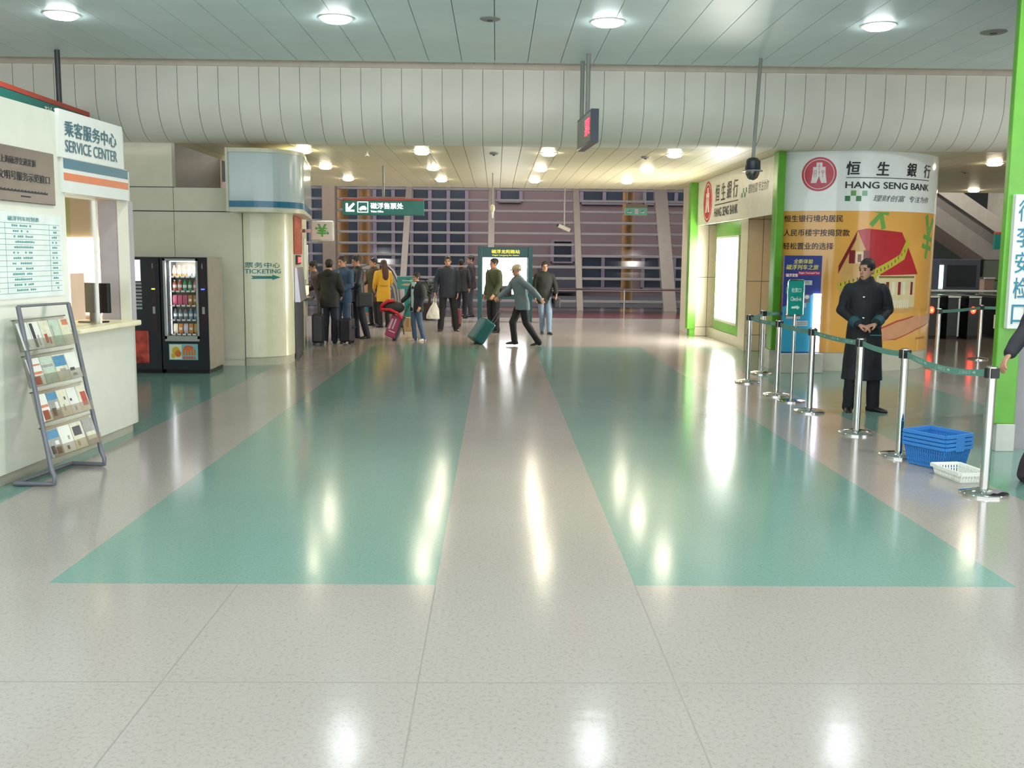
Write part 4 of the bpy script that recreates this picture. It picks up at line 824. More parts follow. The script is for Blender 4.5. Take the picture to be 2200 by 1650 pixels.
t = thing('exit_sign', 'small pale green exit sign hanging right of the facade mullions', 'sign', (3.79, 27.5, 0)); MB().box(-.3, .3, -.03, .03, 2.85, 3.05).build('green_face', M('faded green', '#6fae98', 0.4, emit=0.12), t); MB().box(-.3, .3, -.03, .03, 3.05, 3.15).build('tan_edge', M('tan edge', '#a18f7c', 0.5), t)
mb = MB(); es = plane((0, -.03, 0), (1, 0, 0)); mb.decal(arrow(-.25, 2.9, .14, .07), es, 0, .003); mb.decal(rect(-.04, 2.88, .06, 3.02), es, 0, .003); mb.decal(arrow(.1, 2.9, .14, .07), es, 0, .003); mb.build('pictogram', m_paper, t)
for x in (-.25, .25): MB().cone((x, 0, 3.15), (x, 0, 6.99), .008, seg=6).build('hanger', m_grey, t)
# ================================================================ far right: turnstiles, glass, escalator
m_turn = M('dark turnstile side', '#3f4345', 0.25, 0.4); m_redx = M('red stop light', '#ff4030', 0.4, emit=9.0, ecol='#ff2414')
def turnstile(x, label, lit):
    t = thing('turnstile', label, 'turnstile', (x, 21.8, 0), 0, 'station turnstiles')
    MB().box(-0.13, 0.13, 0.02, 1.3, 0.06, 0.9, 0, 0.01).build('cabinet', m_turn, t); MB().box(-0.12, 0.12, 0.04, 1.28, 0, 0.06).build('plinth', m_black, t)
    MB().box(-0.145, 0.145, 0, 1.32, 0.9, 0.955, 0, 0.012).build('top', m_steel, t); MB().box(0.09, 0.13, 0.0, 0.02, 0.06, 0.9).build('edge_strip', m_steel, t)
    MB().box(0.14, 0.3, 0.5, 0.52, 0.25, 0.8, 0, 0.005).build('paddle', glass('smoke paddle', '#8a9490', 0.15), t)
    if lit:
        mb = MB(); f = plane((0, 0.02, 0), (1, 0, 0)); mb.decal(ell(-.03, .64, .055, .075), f, 0, .02); mb.build('stop_light', m_redx, t)
        mb = MB(); mb.decal(ell(-.03, .64, .018, .03), f, .02, .024); mb.build('stop_mark', M('amber stop core', '#ffb060', 0.4, emit=6.0, ecol='#ff8a3a'), t)
for x, lb, l in ((9.58, 'turnstile with a red light right at the edge of the bank pillar', True), (10.04, 'unlit turnstile just left of the red lit one', False), (10.5, 'turnstile with a red light behind the farther belt post', True), (11.25, 'unlit turnstile beside the green column', False)): turnstile(x, lb, l)
t = thing('glass_barrier', 'glass barrier with a bright steel top rail behind the turnstiles', 'barrier', (0, 23.3, 0))
MB().box(8.6, 14, -0.01, 0.01, 0.05, 1.0).build('pane', glass('barrier glass', '#cfd8d4', 0.15), t); MB().box(8.6, 14, -0.03, 0.03, 1.0, 1.04).build('top_rail', m_steel, t); MB().box(8.6, 14, -0.02, 0.02, 0, 0.06).build('foot_rail', m_steel, t)
t = thing('cladded_post', 'pinkish post standing between the last turnstile and green column', 'post', (11.8, 24.0, 0)); MB().box(-.12, .12, -.12, .12, 0, 1.28, 0, .01).build('shaft', M('pinkish post cladding', '#a98a7c', 0.35), t); MB().box(-.14, .14, -.14, .14, 1.28, 1.33, 0, .01).build('cap', m_steel, t)
t = thing('lit_kiosk', 'slim kiosk with a mint lit edge behind the turnstiles', 'kiosk', (11.6, 25.5, 0)); MB().box(-.3, .75, 0, .5, 0, 1.75, 0, .01).build('case', M('blue grey kiosk', '#4c5260', 0.3), t); MB().box(-.3, -.2, -.02, 0, 1.0, 1.6).build('lit_edge', M('mint lit edge', '#c8ffe8', 0.4, emit=1.6, ecol='#b8ffe4'), t); MB().box(-.1, .65, -.015, 0, 1.05, 1.6).build('screen', m_night, t)
t = thing('show_case', 'dark glass showcase with a brown ledge beside the mint lit kiosk', 'showcase', (13.1, 25.6, 0)); MB().box(-.6, .5, 0, .5, 0, .95).build('base', m_dkgrey, t); MB().box(-.6, .5, 0, .5, .96, 1.75).build('glass_case', glass('showcase glass', '#a8b4ac', 0.1), t); MB().box(-.5, .45, .05, .45, 1.2, 1.24).build('ledge', M('brown ledge', '#8a744a', 0.5), t)
es = thing('escalator', 'pale sloping escalator truss rising behind the turnstiles', 'escalator', (0, 27.0, 0))
m_esc = M('pale escalator cladding', '#b3ada4', 0.35); m_esc2 = M('shaded escalator cladding', '#8a857e', 0.5)  # second one is a darker copy, shade put into its colour
xz = lambda poly, y0, y1, m, nm: (lambda mb: (mb.loft([[(x, y0, z) for x, z in poly], [(x, y1, z) for x, z in poly]], sm=False), mb.build(nm, m, es)))(MB())
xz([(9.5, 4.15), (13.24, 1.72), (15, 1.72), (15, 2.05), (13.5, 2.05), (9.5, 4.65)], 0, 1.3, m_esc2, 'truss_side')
xz([(9.5, 4.65), (13.5, 2.05), (15, 2.05), (15, 2.3), (13.7, 2.3), (9.5, 4.95)], 0.02, 1.28, M('escalator shadow band', '#6f6b66', 0.6), 'skirt')  # shadow painted as a dark band along the slope
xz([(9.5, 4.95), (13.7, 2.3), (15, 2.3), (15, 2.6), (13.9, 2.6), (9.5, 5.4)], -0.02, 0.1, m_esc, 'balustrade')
t = thing('hanging_sign', 'small teal sign with red top edge in front of the escalator', 'sign', (0, 26.5, 0)); MB().box(13.15, 14.3, -.05, .05, 2.02, 2.42).build('box', m_teal, t); MB().box(13.15, 14.3, -.052, .052, 2.42, 2.47).build('top_edge', m_red, t)
for x in (13.4, 14.1): MB().cone((x, 0, 2.47), (x, 0, 6.99), .01, seg=6).build('hanger', m_grey, t)

# ================================================================ far middle: lit map board, train cut-out, arrow stand, palm, boxes
t = thing('map_board', 'green framed lit map board with yellow station name', 'map board', (0.24, 26.6, 0))
m_mbf = M('deep green frame', '#0f4f52', 0.3)
MB().box(-.72, -.6, -.1, .1, 0, 1.97, 0, .01).build('post', m_mbf, t); MB().box(.6, .72, -.1, .1, 0, 1.97, 0, .01).build('post', m_mbf, t)
hb = MB().box(-.6, .6, -.09, .09, 1.68, 1.95, 0, .01).build('header', m_mbf, t); MB().box(-.6, .6, -.09, .09, .6, .72, 0, .01).build('lower_rail', m_mbf, t)
mp = MB().box(-.59, .57, -.07, .07, .72, 1.68).build('lit_panel', M('lit map panel', '#ffffff', 0.4, emit=2.6, ecol='#f6f8ff'), t)
hs = plane((0, -.09, 0), (1, 0, 0)); mb = MB(); letter(mb, hs, '磁浮龙阳路站', -.36, 1.79, .74, .095, 0, .03); letter(mb, hs, 'Maglev Longyang Rd. Station', -.34, 1.715, .7, .045, 0, .02); mb.build('lettering', M('yellow lettering', '#e8d84a', 0.4, emit=.5), hb)
mb = MB(); ms = plane((0, -.07, 0), (1, 0, 0))
for pts in ([(-.3, 1.3), (-.1, 1.35), (.1, 1.25), (.2, 1.4), (.4, 1.45)], [(.1, .9), (.12, 1.2), (.22, 1.35)], [(-.45, 1.0), (-.2, 1.1), (0, 1.05)]):
    for p, q in zip(pts, pts[1:]): d = Vector((q[0] - p[0], q[1] - p[1])).normalized() * .006; mb.decal([(p[0] + d.y, p[1] - d.x), (q[0] + d.y, q[1] - d.x), (q[0] - d.y, q[1] + d.x), (p[0] - d.y, p[1] + d.x)], ms, 0, .002)
mb.build('map_lines', M('pale map line', '#b9bccb', 0.5), mp)

t = thing('train_cutout', 'white arched train nose cut-out with dark edges on a teal counter', 'display', (0, 26.0, 0))
def xzp(poly, y0, y1, m, nm, par=t):
    mb = MB(); mb.loft([[(x, y0, z) for x, z in poly], [(x, y1, z) for x, z in poly]], sm=False); return mb.build(nm, m, par)
m_tw = M('train white', '#a09c9a', 0.3); m_td = M('train dark edge', '#2c2c33', 0.4)
outer = [(-3.54, 1.36), (-3.42, 1.43), (-3.25, 1.5), (-3.05, 1.53), (-2.85, 1.49), (-2.68, 1.33), (-2.58, 1.14), (-2.5, .92), (-2.47, .6), (-2.5, .0)]
inner = [(-3.54, 1.32), (-3.36, 1.26), (-3.2, 1.15), (-3.1, 1.02), (-3.04, .88), (-2.95, 1.0), (-2.8, .98), (-2.68, .86), (-2.63, .6), (-2.66, .0)]
for k in range(len(outer) - 1):
    pass
shell = xzp(outer + inner[::-1], 0, .5, m_tw, 'shell')
def band(a, b, m, nm, y):
    P_ = [(o[0] + (i[0] - o[0]) * a, o[1] + (i[1] - o[1]) * a) for o, i in zip(outer, inner)]; Q_ = [(o[0] + (i[0] - o[0]) * b, o[1] + (i[1] - o[1]) * b) for o, i in zip(outer, inner)]
    return xzp(P_ + Q_[::-1], y, y + .012, m, nm, shell)
band(.0, .07, m_td, 'edge_stripe', -.012); band(.93, 1.0, m_td, 'edge_stripe', -.012); band(.42, .55, M('violet grey stripe', '#5a5870', 0.4), 'window_stripe', -.012)
xzp([(-3.4, 0), (-2.75, 0), (-2.75, .55), (-3.4, .55)], .06, .45, M('grey counter', '#8a8781', 0.5), 'counter'); xzp([(-3.38, .25), (-2.95, .25), (-2.95, .42), (-3.38, .42)], .03, .055, m_teal, 'teal_panel'); xzp([(-3.4, .18), (-2.8, .18), (-2.8, .22), (-3.4, .22)], .03, .055, M('salmon stripe', '#b8685c', 0.5), 'salmon_stripe')
xzp([(-3.5, .0), (-3.4, .0), (-3.3, 1.28), (-3.42, 1.33)], .2, .3, M('tan strut', '#b58a6e', 0.5), 'strut')

t = thing('arrow_stand', 'teal T-shaped direction stand with a tan arrow', 'sign', (-2.17, 24.6, 0))
MB().box(-.06, .06, -.03, .03, 0.02, .92).build('post', m_teal, t); MB().box(-.2, .2, -.15, .15, 0, .02).build('base', m_dkgrey, t); MB().box(-.24, .27, -.035, .02, .9, 1.2, 0, .006).build('board', M('faded teal board', '#2f8281', 0.4), t)
mb = MB(); hs = plane((0, -.035, 0), (1, 0, 0)); mb.decal([(-.15, 1.0), (-.05, 1.035), (.16, 1.035), (.2, 1.01), (.16, .98), (-.05, .98)], hs, 0, .004, 0); mb.decal(arrow(-.12, 1.07, .3, .07), hs, 0, .004, 1); mb.build('arrow', [M('tan arrow', '#a89a80', 0.4), M('mint arrow', '#8fc0b8', 0.4)], t)

pt = thing('potted_palm', 'dark potted palm behind the man with the plastic bag', 'plant', (-1.78, 26.9, 0))
MB().lathe([(.01, 0), (.18, 0), (.24, .42), (.25, .45), (.21, .45), (.2, .4), (.01, .4)], seg=24).build('pot', M('dark pot', '#3a3030', 0.5), pt)
rr = random.Random(5); m_leaf = M('dark palm leaf', '#26382a', 0.5, var=0.3)
mb = MB(); mb.cone((0, 0, .38), (.02, 0, .8), .04, .03); mb.build('stem', M('palm stem', '#4a3c2c', 0.7), pt)
mb = MB()
for k in range(26):
    a = rr.uniform(0, 2 * PI); L_ = rr.uniform(.4, .68); el = rr.uniform(.5, 1.35); z0 = rr.uniform(.6, .85); P_ = []
    for q in range(7):
        s = q / 6; rad = L_ * s * math.cos(el) * (1 + .3 * s); zz = z0 + L_ * s * math.sin(el) - .45 * L_ * s * s; P_.append(Vector((math.cos(a) * rad, math.sin(a) * rad, zz)))
    side = Vector((-math.sin(a), math.cos(a), 0))
    for q in range(6):
        w0, w1 = (.025 * math.sin(PI * min(1, .12 + q / 6.5)), .025 * math.sin(PI * min(1, .12 + (q + 1) / 6.5)))
        mb.face([P_[q] - side * w0, P_[q + 1] - side * w1, P_[q + 1] + side * w1, P_[q] + side * w0])
    for q in range(2, 7):
        for sg in (-1, 1):
            b = P_[q]; e = b + side * sg * .16 + (P_[q] - P_[q - 1]) * 1.1 + Vector((0, 0, -.03)); mb.face([b, b + (P_[q] - P_[q - 1]) * .35, e])
mb.build('foliage', m_leaf, pt, fix=False)

m_card = M('brown cardboard', '#a98a62', 0.7); m_tape = M('parcel tape', '#8f7350', 0.4)
def carton(x, y, w, d, h, rot, label):
    t = thing('carton', label, 'box', (x, y, 0), rot, 'cardboard cartons'); MB().box(-w / 2, w / 2, -d / 2, d / 2, 0, h, 0, .006).build('box', m_card, t); MB().box(-.03, .03, -d / 2 - .002, d / 2 + .002, h * .3, h + .002).build('tape', m_tape, t)
carton(-2.52, 24.9, .2, .3, .36, .1, 'tall cardboard carton behind the woman in the yellow coat'); carton(-1.98, 23.0, .3, .3, .3, -.2, 'cardboard carton behind the pink wheeled bag')

def suitcase(name, x, y, w, d, h, col, label, rotz=0, tilt=0.0, grip=0.35, ribs=True, group=None):
    t = thing(name, label, 'suitcase', (x, y, 0), rotz, group); R = Matrix.Translation((0, 0, 0.045)) @ Matrix.Rotation(tilt, 4, 'Y')
    mat = M('case ' + col, col, 0.35)
    mb = MB(); mb.T = R; mb.box(-w / 2, w / 2, -d / 2, d / 2, .02, h, 0, min(.035, w * .2))
    if ribs:
        for k in range(4): mb.box(-w / 2 + w * (.18 + .18 * k), -w / 2 + w * (.25 + .18 * k), -d / 2 - .006, d / 2 + .006, .08, h - .06)
    mb.build('shell', mat, t)
    for sx in (-1, 1):
        for sy in (-1, 1):
            if tilt > .2 and sx < 0: continue
            mb = MB(); mb.T = R; mb.cone((sx * (w / 2 - .04), sy * (d / 2 - .05) - .012, 0.0), (sx * (w / 2 - .04), sy * (d / 2 - .05) + .012, 0.0), .03 if abs(tilt) < .2 else .034, seg=16); mb.build('wheel', m_black, t)
    mb = MB(); mb.T = R; mb.tube([(w / 2 - .03, -.09, h - .02), (w / 2 - .03, -.09, h + grip), (w / 2 - .03, .09, h + grip), (w / 2 - .03, .09, h - .02)], .009); mb.build('pull_handle', m_dkgrey, t)
    mb = MB(); mb.T = R; mb.tube([(w / 2 + .002, -.07, h * .62), (w / 2 + .03, -.06, h * .62), (w / 2 + .03, .06, h * .62), (w / 2 + .002, .07, h * .62)], .012); mb.build('carry_handle', m_black, t)
    return t
suitcase('suitcase', -0.42, 19.6, .26, .4, .5, '#1b5c5c', 'teal wheeled suitcase tilted behind the man in the cap', rotz=.35, tilt=.62, grip=.32)
suitcase('suitcase', -3.36, 19.0, .22, .36, .56, '#15171c', 'black suitcase closest to the ticketing block', rotz=.1, grip=.1)
suitcase('suitcase', -2.86, 19.3, .24, .34, .46, '#1c1f26', 'black suitcase between the man in blue and the dark hooded coat', rotz=-.1, grip=.28)
suitcase('suitcase', -.95, 24.3, .24, .3, .4, '#6d2c30', 'maroon suitcase behind the legs of the man with the plastic bag', grip=.05, ribs=False)
# pink wheeled bag and the backpack riding on it
t = suitcase('wheeled_bag', -2.14, 20.35, .26, .2, .5, '#b0466c', 'pink wheeled school bag with a white figure patch, pulled by the child', rotz=-.1, tilt=.38, grip=.3, ribs=False)
R = Matrix.Translation((0, 0, .045)) @ Matrix.Rotation(.38, 4, 'Y'); mb = MB(); mb.T = R; mb.box(-.10, -.06, -.106, -.1, .18, .4); mb.box(-.03, 0, -.106, -.1, .2, .42); mb.box(-.07, .06, -.106, -.1, .14, .16); mb.build('white_patch', M('pale pink patch', '#e3c3cf', 0.5), t)
mb = MB(); mb.T = R; mb.box(.09, .135, -.11, .11, .03, .5, 0, .01); mb.build('grey_side', m_dkgrey, t)
t = thing('backpack', 'red and black backpack lying on top of the pink wheeled bag', 'backpack', (-2.07, 20.17, .54), -.1)
mb = MB(); mb.sphere((0, 0, .13), (.24, .14, .13), nu=24, nv=12); mb.build('body', M('black nylon', '#23262b', 0.6), t)
mb = MB(); mb.tube([(-.22, -.05, .06), (-.2, -.1, .18), (-.08, -.1, .27), (.05, -.05, .27)], .035); mb.build('red_strap', M('red nylon', '#c3202f', 0.5), t)
mb = MB(); mb.tube([(-.2, -.12, .1), (-.02, -.15, .1), (.14, -.14, .02), (.2, -.1, -.08)], .03); mb.build('red_piping', M('red nylon', '#c3202f', 0.5), t); mb = MB(); mb.tube([(.2, -.1, -.05), (.22, -.11, -.2), (.25, -.11, -.4)], .012); mb.build('loose_strap', m_black, t)
# ================================================================ people
m_skin = M('skin', '#b98a70', 0.5, var=0.05, scale=20)
m_hair = M('black hair', '#15120f', 0.5, bump=.3, bscale=120)
m_eye = M('dark eye', '#120e0c', 0.25)
m_lip = M('lip', '#935a50', 0.5)
def remeshed(mb, name, mat, parent, vox, smooth=2, rough=0.0, seed=0):
    """closed shapes fused into one continuous skin"""
    me = bpy.data.meshes.new('source'); bmesh.ops.recalc_face_normals(mb.bm, faces=mb.bm.faces); mb.bm.to_mesh(me); mb.bm.free()
    o = bpy.data.objects.new('source', me); COL.objects.link(o)
    r = o.modifiers.new('r', 'REMESH'); r.mode = 'VOXEL'; r.voxel_size = vox; r.use_smooth_shade = True
    s = o.modifiers.new('s', 'SMOOTH'); s.iterations = smooth; s.factor = .5
    dg = bpy.context.evaluated_depsgraph_get(); me2 = bpy.data.meshes.new_from_object(o.evaluated_get(dg)); bpy.data.objects.remove(o); bpy.data.meshes.remove(me)
    if rough:
        nn = [v.normal.copy() for v in me2.vertices]
        for v, n in zip(me2.vertices, nn):
            p = v.co
            w = noise.noise((p.x * 5 + seed, p.y * 5, p.z * 7)) + .6 * noise.noise((p.x * 13, p.y * 13 + seed, p.z * 9))
            v.co = p + n * w * rough
    me2.name = name; me2.materials.clear(); me2.materials.append(mat)
    for p in me2.polygons: p.use_smooth = True
    o = bpy.data.objects.new(name, me2); COL.objects.link(o); o.parent = parent
    return o
V = Vector
def ering(z, cx, cy, rx, ry, n=24, R=None, O=None):
    out = []
    for i in range(n):
        p = V((cx + rx * math.cos(2 * PI * i / n), cy + ry * math.sin(2 * PI * i / n), z)); out.append((O + R @ p) if R is not None else p)
    return out
HEAD = [(0, -.058, .016, .014), (.012, -.05, .036, .03), (.035, -.036, .052, .05), (.07, -.018, .062, .07), (.105, -.004, .069, .085), (.14, .004, .073, .092), (.17, .008, .07, .09), (.195, .01, .06, .078), (.215, .012, .042, .055), (.226, .013, .018, .024)]
def hand(mb, w, d, n, curl=.5, side=1, k=1.0):
    """palm and five bent fingers: w wrist, d pointing direction, n palm normal; thumb on the side given by side"""
    d = d.normalized(); n = (n - d * n.dot(d)).normalized(); s = d.cross(n) * side
    rings = []
    for t, hw, ht in ((0, .026, .02), (.03, .036, .017), (.075, .04, .014), (.092, .038, .011)):
        rings.append([w + d * t * k + s * (hw * math.cos(2 * PI * i / 12)) * k + n * (ht * math.sin(2 * PI * i / 12)) * k for i in range(12)])
    mb.loft(rings)
    for off, L_ in ((-.031, .06), (-.0105, .072), (.0105, .077), (.031, .07)):
        p = w + d * .085 * k + s * off * k; pts = [p]; a = 0.0
        for f, c in ((.45, .45), (.32, .8), (.23, .6)):
            a += curl * c; p = p + (d * math.cos(a) + n * math.sin(a)) * L_ * f * k; pts.append(p)
        mb.chain(pts, [.0098 * k, .0094 * k, .0088 * k, .0078 * k], seg=8)
    b = w + d * .025 * k + s * .03 * k; m1 = b + (d * .6 + s * .7 + n * .25).normalized() * .038 * k; m2 = m1 + (d * .85 + s * .15 + n * .5).normalized() * .03 * k
    mb.chain([b, m1, m2], [.0135 * k, .0115 * k, .0095 * k], seg=8)
SHOE = [(-.075, .026, .055), (-.06, .034, .075), (0, .038, .085), (.06, .043, .06), (.12, .043, .045), (.17, .03, .032), (.185, .012, .02)]
def person(label, x, y, h, yaw, P=None, top=None, legs=None, shoes='#1a1a1c', hair='short', hairm=None, head=(0, 0), lean=0.0, side=0.0, vox=.009, skirt=None, extra=None, detail=False):
    """one figure. P: joint overrides in a 1.70 m frame facing -y (left hand at +x). head: (turn, nod) in radians; lean forward, side to +x"""
    t = thing('person', label, 'person', (x, y, 0), yaw)
    s = h / 1.70; t.scale = (s, s, s)
    J = dict(hip_l=(.09, 0, .90), kn_l=(.1, -.02, .49), an_l=(.1, .02, .085), hip_r=(-.09, 0, .90), kn_r=(-.1, -.02, .49), an_r=(-.1, .02, .085),
             sh_l=(.175, 0, 1.4), el_l=(.235, .03, 1.12), wr_l=(.225, -.06, .88), sh_r=(-.175, 0, 1.4), el_r=(-.235, .03, 1.12), wr_r=(-.225, -.06, .88), toe_l=(.25, -1, 0), toe_r=(-.25, -1, 0), pn_l=(-1, 0, 0), pn_r=(1, 0, 0), curl_l=.5, curl_r=.5)
    ll = lambda p: V((p[0] + side * max(0, p[2] - .9), p[1] - lean * max(0, p[2] - .9), p[2]))
    for k in ('sh_l', 'sh_r', 'el_l', 'wr_l', 'el_r', 'wr_r'): J[k] = ll(J[k])
    J.update(P or {})
    for k, v in list(J.items()):
        if not isinstance(v, (int, float)): J[k] = V(v)
    def torso(mb, zs):
        mb.loft([ering(z, side * max(0, z - .9), -lean * max(0, z - .9) + cy, rx, ry) for z, cy, rx, ry in zs])
    neck = ll((0, .025, 1.44)); hb = ll((0, .012, 1.475))
    HR = Matrix.Rotation(head[0], 3, 'Z') @ Matrix.Rotation(head[1], 3, 'X'); HO = hb + HR @ V((0, -.0, 0))
    # ---- body
    mb = MB()
    torso(mb, [(.84, .01, .13, .09), (.92, .015, .155, .105), (1.04, .005, .135, .095), (1.2, 0, .15, .105), (1.33, .005, .16, .1), (1.41, .015, .12, .072), (1.45, .022, .06, .055)])
    for q in 'lr':
        mb.chain([J['hip_' + q], J['kn_' + q], J['an_' + q]], [.082, .055, .038]); mb.chain([J['sh_' + q] - V((0, 0, .05)), J['el_' + q], J['wr_' + q]], [.045, .038, .027])
        f = J['toe_' + q].normalized(); a = J['an_' + q]; mb.chain([a, a + V((0, 0, -.05)) + f * .05, a + V((0, 0, -.065)) + f * .11], [.032, .022, .014])
        d = (J['wr_' + q] - J['el_' + q]); hd = J.get('hd_' + q); hd = V(hd) if hd else d
        hand(mb, J['wr_' + q] + d.normalized() * .005, hd, J['pn_' + q], J['curl_' + q], 1 if q == 'l' else -1)
    mb.chain([neck, HO + HR @ V((0, .0, .05))], [.056, .052])
    mb.loft([ering(z, 0, cy, rx, ry, 24, HR, HO) for z, cy, rx, ry in HEAD])
    mb.chain([HO + HR @ V((0, -.083, .118)), HO + HR @ V((0, -.104, .082)), ], [.009, .0135], seg=8)
    mb.sphere(HO + HR @ V((0, -.084, .045)), (.026, .012, .012), R=HR); mb.sphere(HO + HR @ V((0, -.079, .131)), (.05, .012, .008), R=HR)
    for sx in (-1, 1): mb.sphere(HO + HR @ V((sx * .073, .012, .1)), (.01, .02, .031), R=HR)
    remeshed(mb, 'body', m_skin, t, .006 if detail else .0072, 2)
    for sx in (-1, 1):
        MB().sphere(HO + HR @ V((sx * .031, -.083, .112)), (.014, .006, .0065), nu=12, nv=8, R=HR).build('eye', m_eye, t); MB().sphere(HO + HR @ V((sx * .032, -.087, .133)), (.021, .006, .0045), nu=12, nv=6, R=HR).build('eyebrow', m_hair, t)
    MB().sphere(HO + HR @ V((0, -.094, .046)), (.021, .005, .006), nu=12, nv=6, R=HR).build('lips', m_lip, t)
    # ---- hair
    hm = hairm or m_hair
    if hair in ('short', 'long', 'bob'):
        mb = MB(); k = 1.1; hr = [(z, cy, rx, ry) for z, cy, rx, ry in HEAD if z >= .035]
        rings = [ering(z * 1.0 + (.012 if z > .19 else 0), 0, cy + .004, rx * k, ry * k, 28, HR, HO) for z, cy, rx, ry in hr]
        mb.loft(rings)
        inv = HR.transposed(); kill = []
        for f in mb.bm.faces:
            c = inv @ (f.calc_center_median() - HO); front = -c.y
            line = .16 if front > .03 else (.118 if front > -.005 else (.06 if front > -.03 else .035))
            if hair == 'short' and abs(c.x) > .045 and front > .0: line = min(line, .14)
            if c.z < line and len(f.verts) == 4: kill.append(f)
            elif len(f.verts) > 4 and c.z < .1: kill.append(f)
        bmesh.ops.delete(mb.bm, geom=kill, context='FACES')
        rim = [e for e in mb.bm.edges if len(e.link_faces) == 1]
        ex = bmesh.ops.extrude_edge_only(mb.bm, edges=rim)
        for v in [g for g in ex['geom'] if isinstance(g, bmesh.types.BMVert)]:
            c = inv @ (v.co - HO); v.co = HO + HR @ V((c.x * .86, c.y * .86, c.z + .002))
        for v in mb.bm.verts: v.co += (v.co - HO).normalized() * .009 * noise.noise(v.co * 38)
        for f in mb.bm.faces: f.smooth = True
        if hair == 'long':
            pts = [HO + HR @ V((0, .045, .17)), HO + HR @ V((0, .075, .06)), hb + V((0, .09, -.06)), hb + V((0, .1, -.2)), hb + V((.0, .095, -.3))]
            rr_ = [(.075, .05), (.085, .045), (.095, .04), (.085, .032), (.05, .018)]
            mb.loft([[p + V((a * math.cos(2 * PI * i / 16), b * math.sin(2 * PI * i / 16), 0)) for i in range(16)] for p, (a, b) in zip(pts, rr_)])
            for sx in (-1, 1): mb.tube([HO + HR @ V((sx * .068, -.01, .15)), HO + HR @ V((sx * .085, .0, .05)), hb + V((sx * .1, .01, -.07)), hb + V((sx * .1, .0, -.2))], .024)
        mb.build('hair', hm, t)
    elif hair == 'cap':
        mb = MB(); mb.loft([ering(z, 0, cy, rx, ry, 24, HR, HO) for z, cy, rx, ry in [(.135, .004, .082, .1), (.17, .008, .083, .102), (.205, .012, .07, .088), (.228, .013, .045, .055), (.238, .013, .015, .02)]]); mb.loft([[HO + HR @ V((u * .075 * (1 - .25 * v), -.085 - .085 * v * (1 - .35 * u * u), .143 - .012 * v + q)) for u, q in ((-1, 0), (-.5, 0), (0, 0), (.5, 0), (1, 0), (1, .006), (.5, .008), (0, .009), (-.5, .008), (-1, .006))] for v in (0, .5, 1)])
        mb.build('cap', hairm or m_hair, t); mb = MB(); mb.loft([ering(z, 0, cy, rx, ry, 24, HR, HO) for z, cy, rx, ry in [(.085, .03, .075, .072), (.14, .012, .078, .092)]]); mb.build('hair', M('grey hair', '#5a5450', 0.6), t)
    # ---- clothes
    tm, hem, fit = top
    mb = MB()
    z = [(hem, .012, .182 * fit, .134 * fit)]
    for zz, cy, rx, ry in [(.84, .012, .182, .134), (.95, .012, .178, .128), (1.05, .008, .165, .12), (1.2, .0, .172, .125), (1.33, .004, .19, .122), (1.385, .01, .195, .106), (1.425, .014, .168, .088), (1.455, .02, .11, .076), (1.485, .022, .072, .068)]:
        if zz > hem + .04: z.append((zz, cy, rx * fit if zz < 1.43 else rx, ry * fit if zz < 1.43 else ry))
    if skirt: z = [(hem, skirt[2], skirt[0], skirt[1])] + z[1:]
    torso(mb, z)
    for q in 'lr':
        e = J['el_' + q]; w = J['wr_' + q]; mb.chain([J['sh_' + q] - V((0, 0, .03)), J['sh_' + q].lerp(e, .5), e, e.lerp(w, .5), e.lerp(w, .93)], [.066 * fit, .064 * fit, .057 * fit, .051 * fit, .045 * fit])
    jk = remeshed(mb, 'jacket', tm, t, vox, 3, .009, seed=x * 3)
    lm, lw = legs
    mb = MB(); mb.loft([ering(zz, 0, .012, rx, ry) for zz, rx, ry in ((.78, .1, .09), (.86, .15, .112), (.96, .155, .112), (1.02, .14, .1))])
    for q in 'lr':
        k_, a = J['kn_' + q], J['an_' + q]; mb.chain([J['hip_' + q], k_, k_.lerp(a, .55), a + (a - k_).normalized() * .03], [.09 * lw, .073 * lw, .066 * lw, .061 * lw])
    remeshed(mb, 'trousers', lm, t, vox, 3, .008, seed=x * 5 + 2)
    ms = M('shoe ' + shoes, shoes, 0.4)
    for q in 'lr':
        f = J['toe_' + q].normalized(); a = J['an_' + q]; lz = a.z - .085; sd_ = V((-f.y, f.x, 0)); mb = MB()
        pitch = J.get('pit_' + q, 0.0)
        def sp(tt, u, zz): return V((a.x, a.y, lz)) + f * tt + sd_ * u + V((0, 0, zz + max(0, -tt + .1) * pitch))
        mb.loft([[sp(tt, hw * c_, max(0.0, ht * (.5 + .5 * q_)) if q_ > -.5 else 0.0) for c_, q_ in [(math.cos(2 * PI * i / 14), math.sin(2 * PI * i / 14)) for i in range(14)]] for tt, hw, ht in SHOE]); mb.build('shoe', ms, t)
    if extra: extra(t, J, HO, HR)
    return t
D2 = math.radians
black = M('black jacket cloth', '#1d2024', 0.75); navy = M('navy jacket cloth', '#232a36', 0.75); dkjean = M('dark denim', '#232c3b', 0.8); blkpant = M('black trouser cloth', '#17181c', 0.8)
jean = M('blue denim', '#3f5470', 0.8); pale_jean = M('pale denim', '#7389a0', 0.8)
def strap(t, pts, r=.014, m=None, nm='bag_strap'): MB().tube(pts, r).build(nm, m or m_black, t)
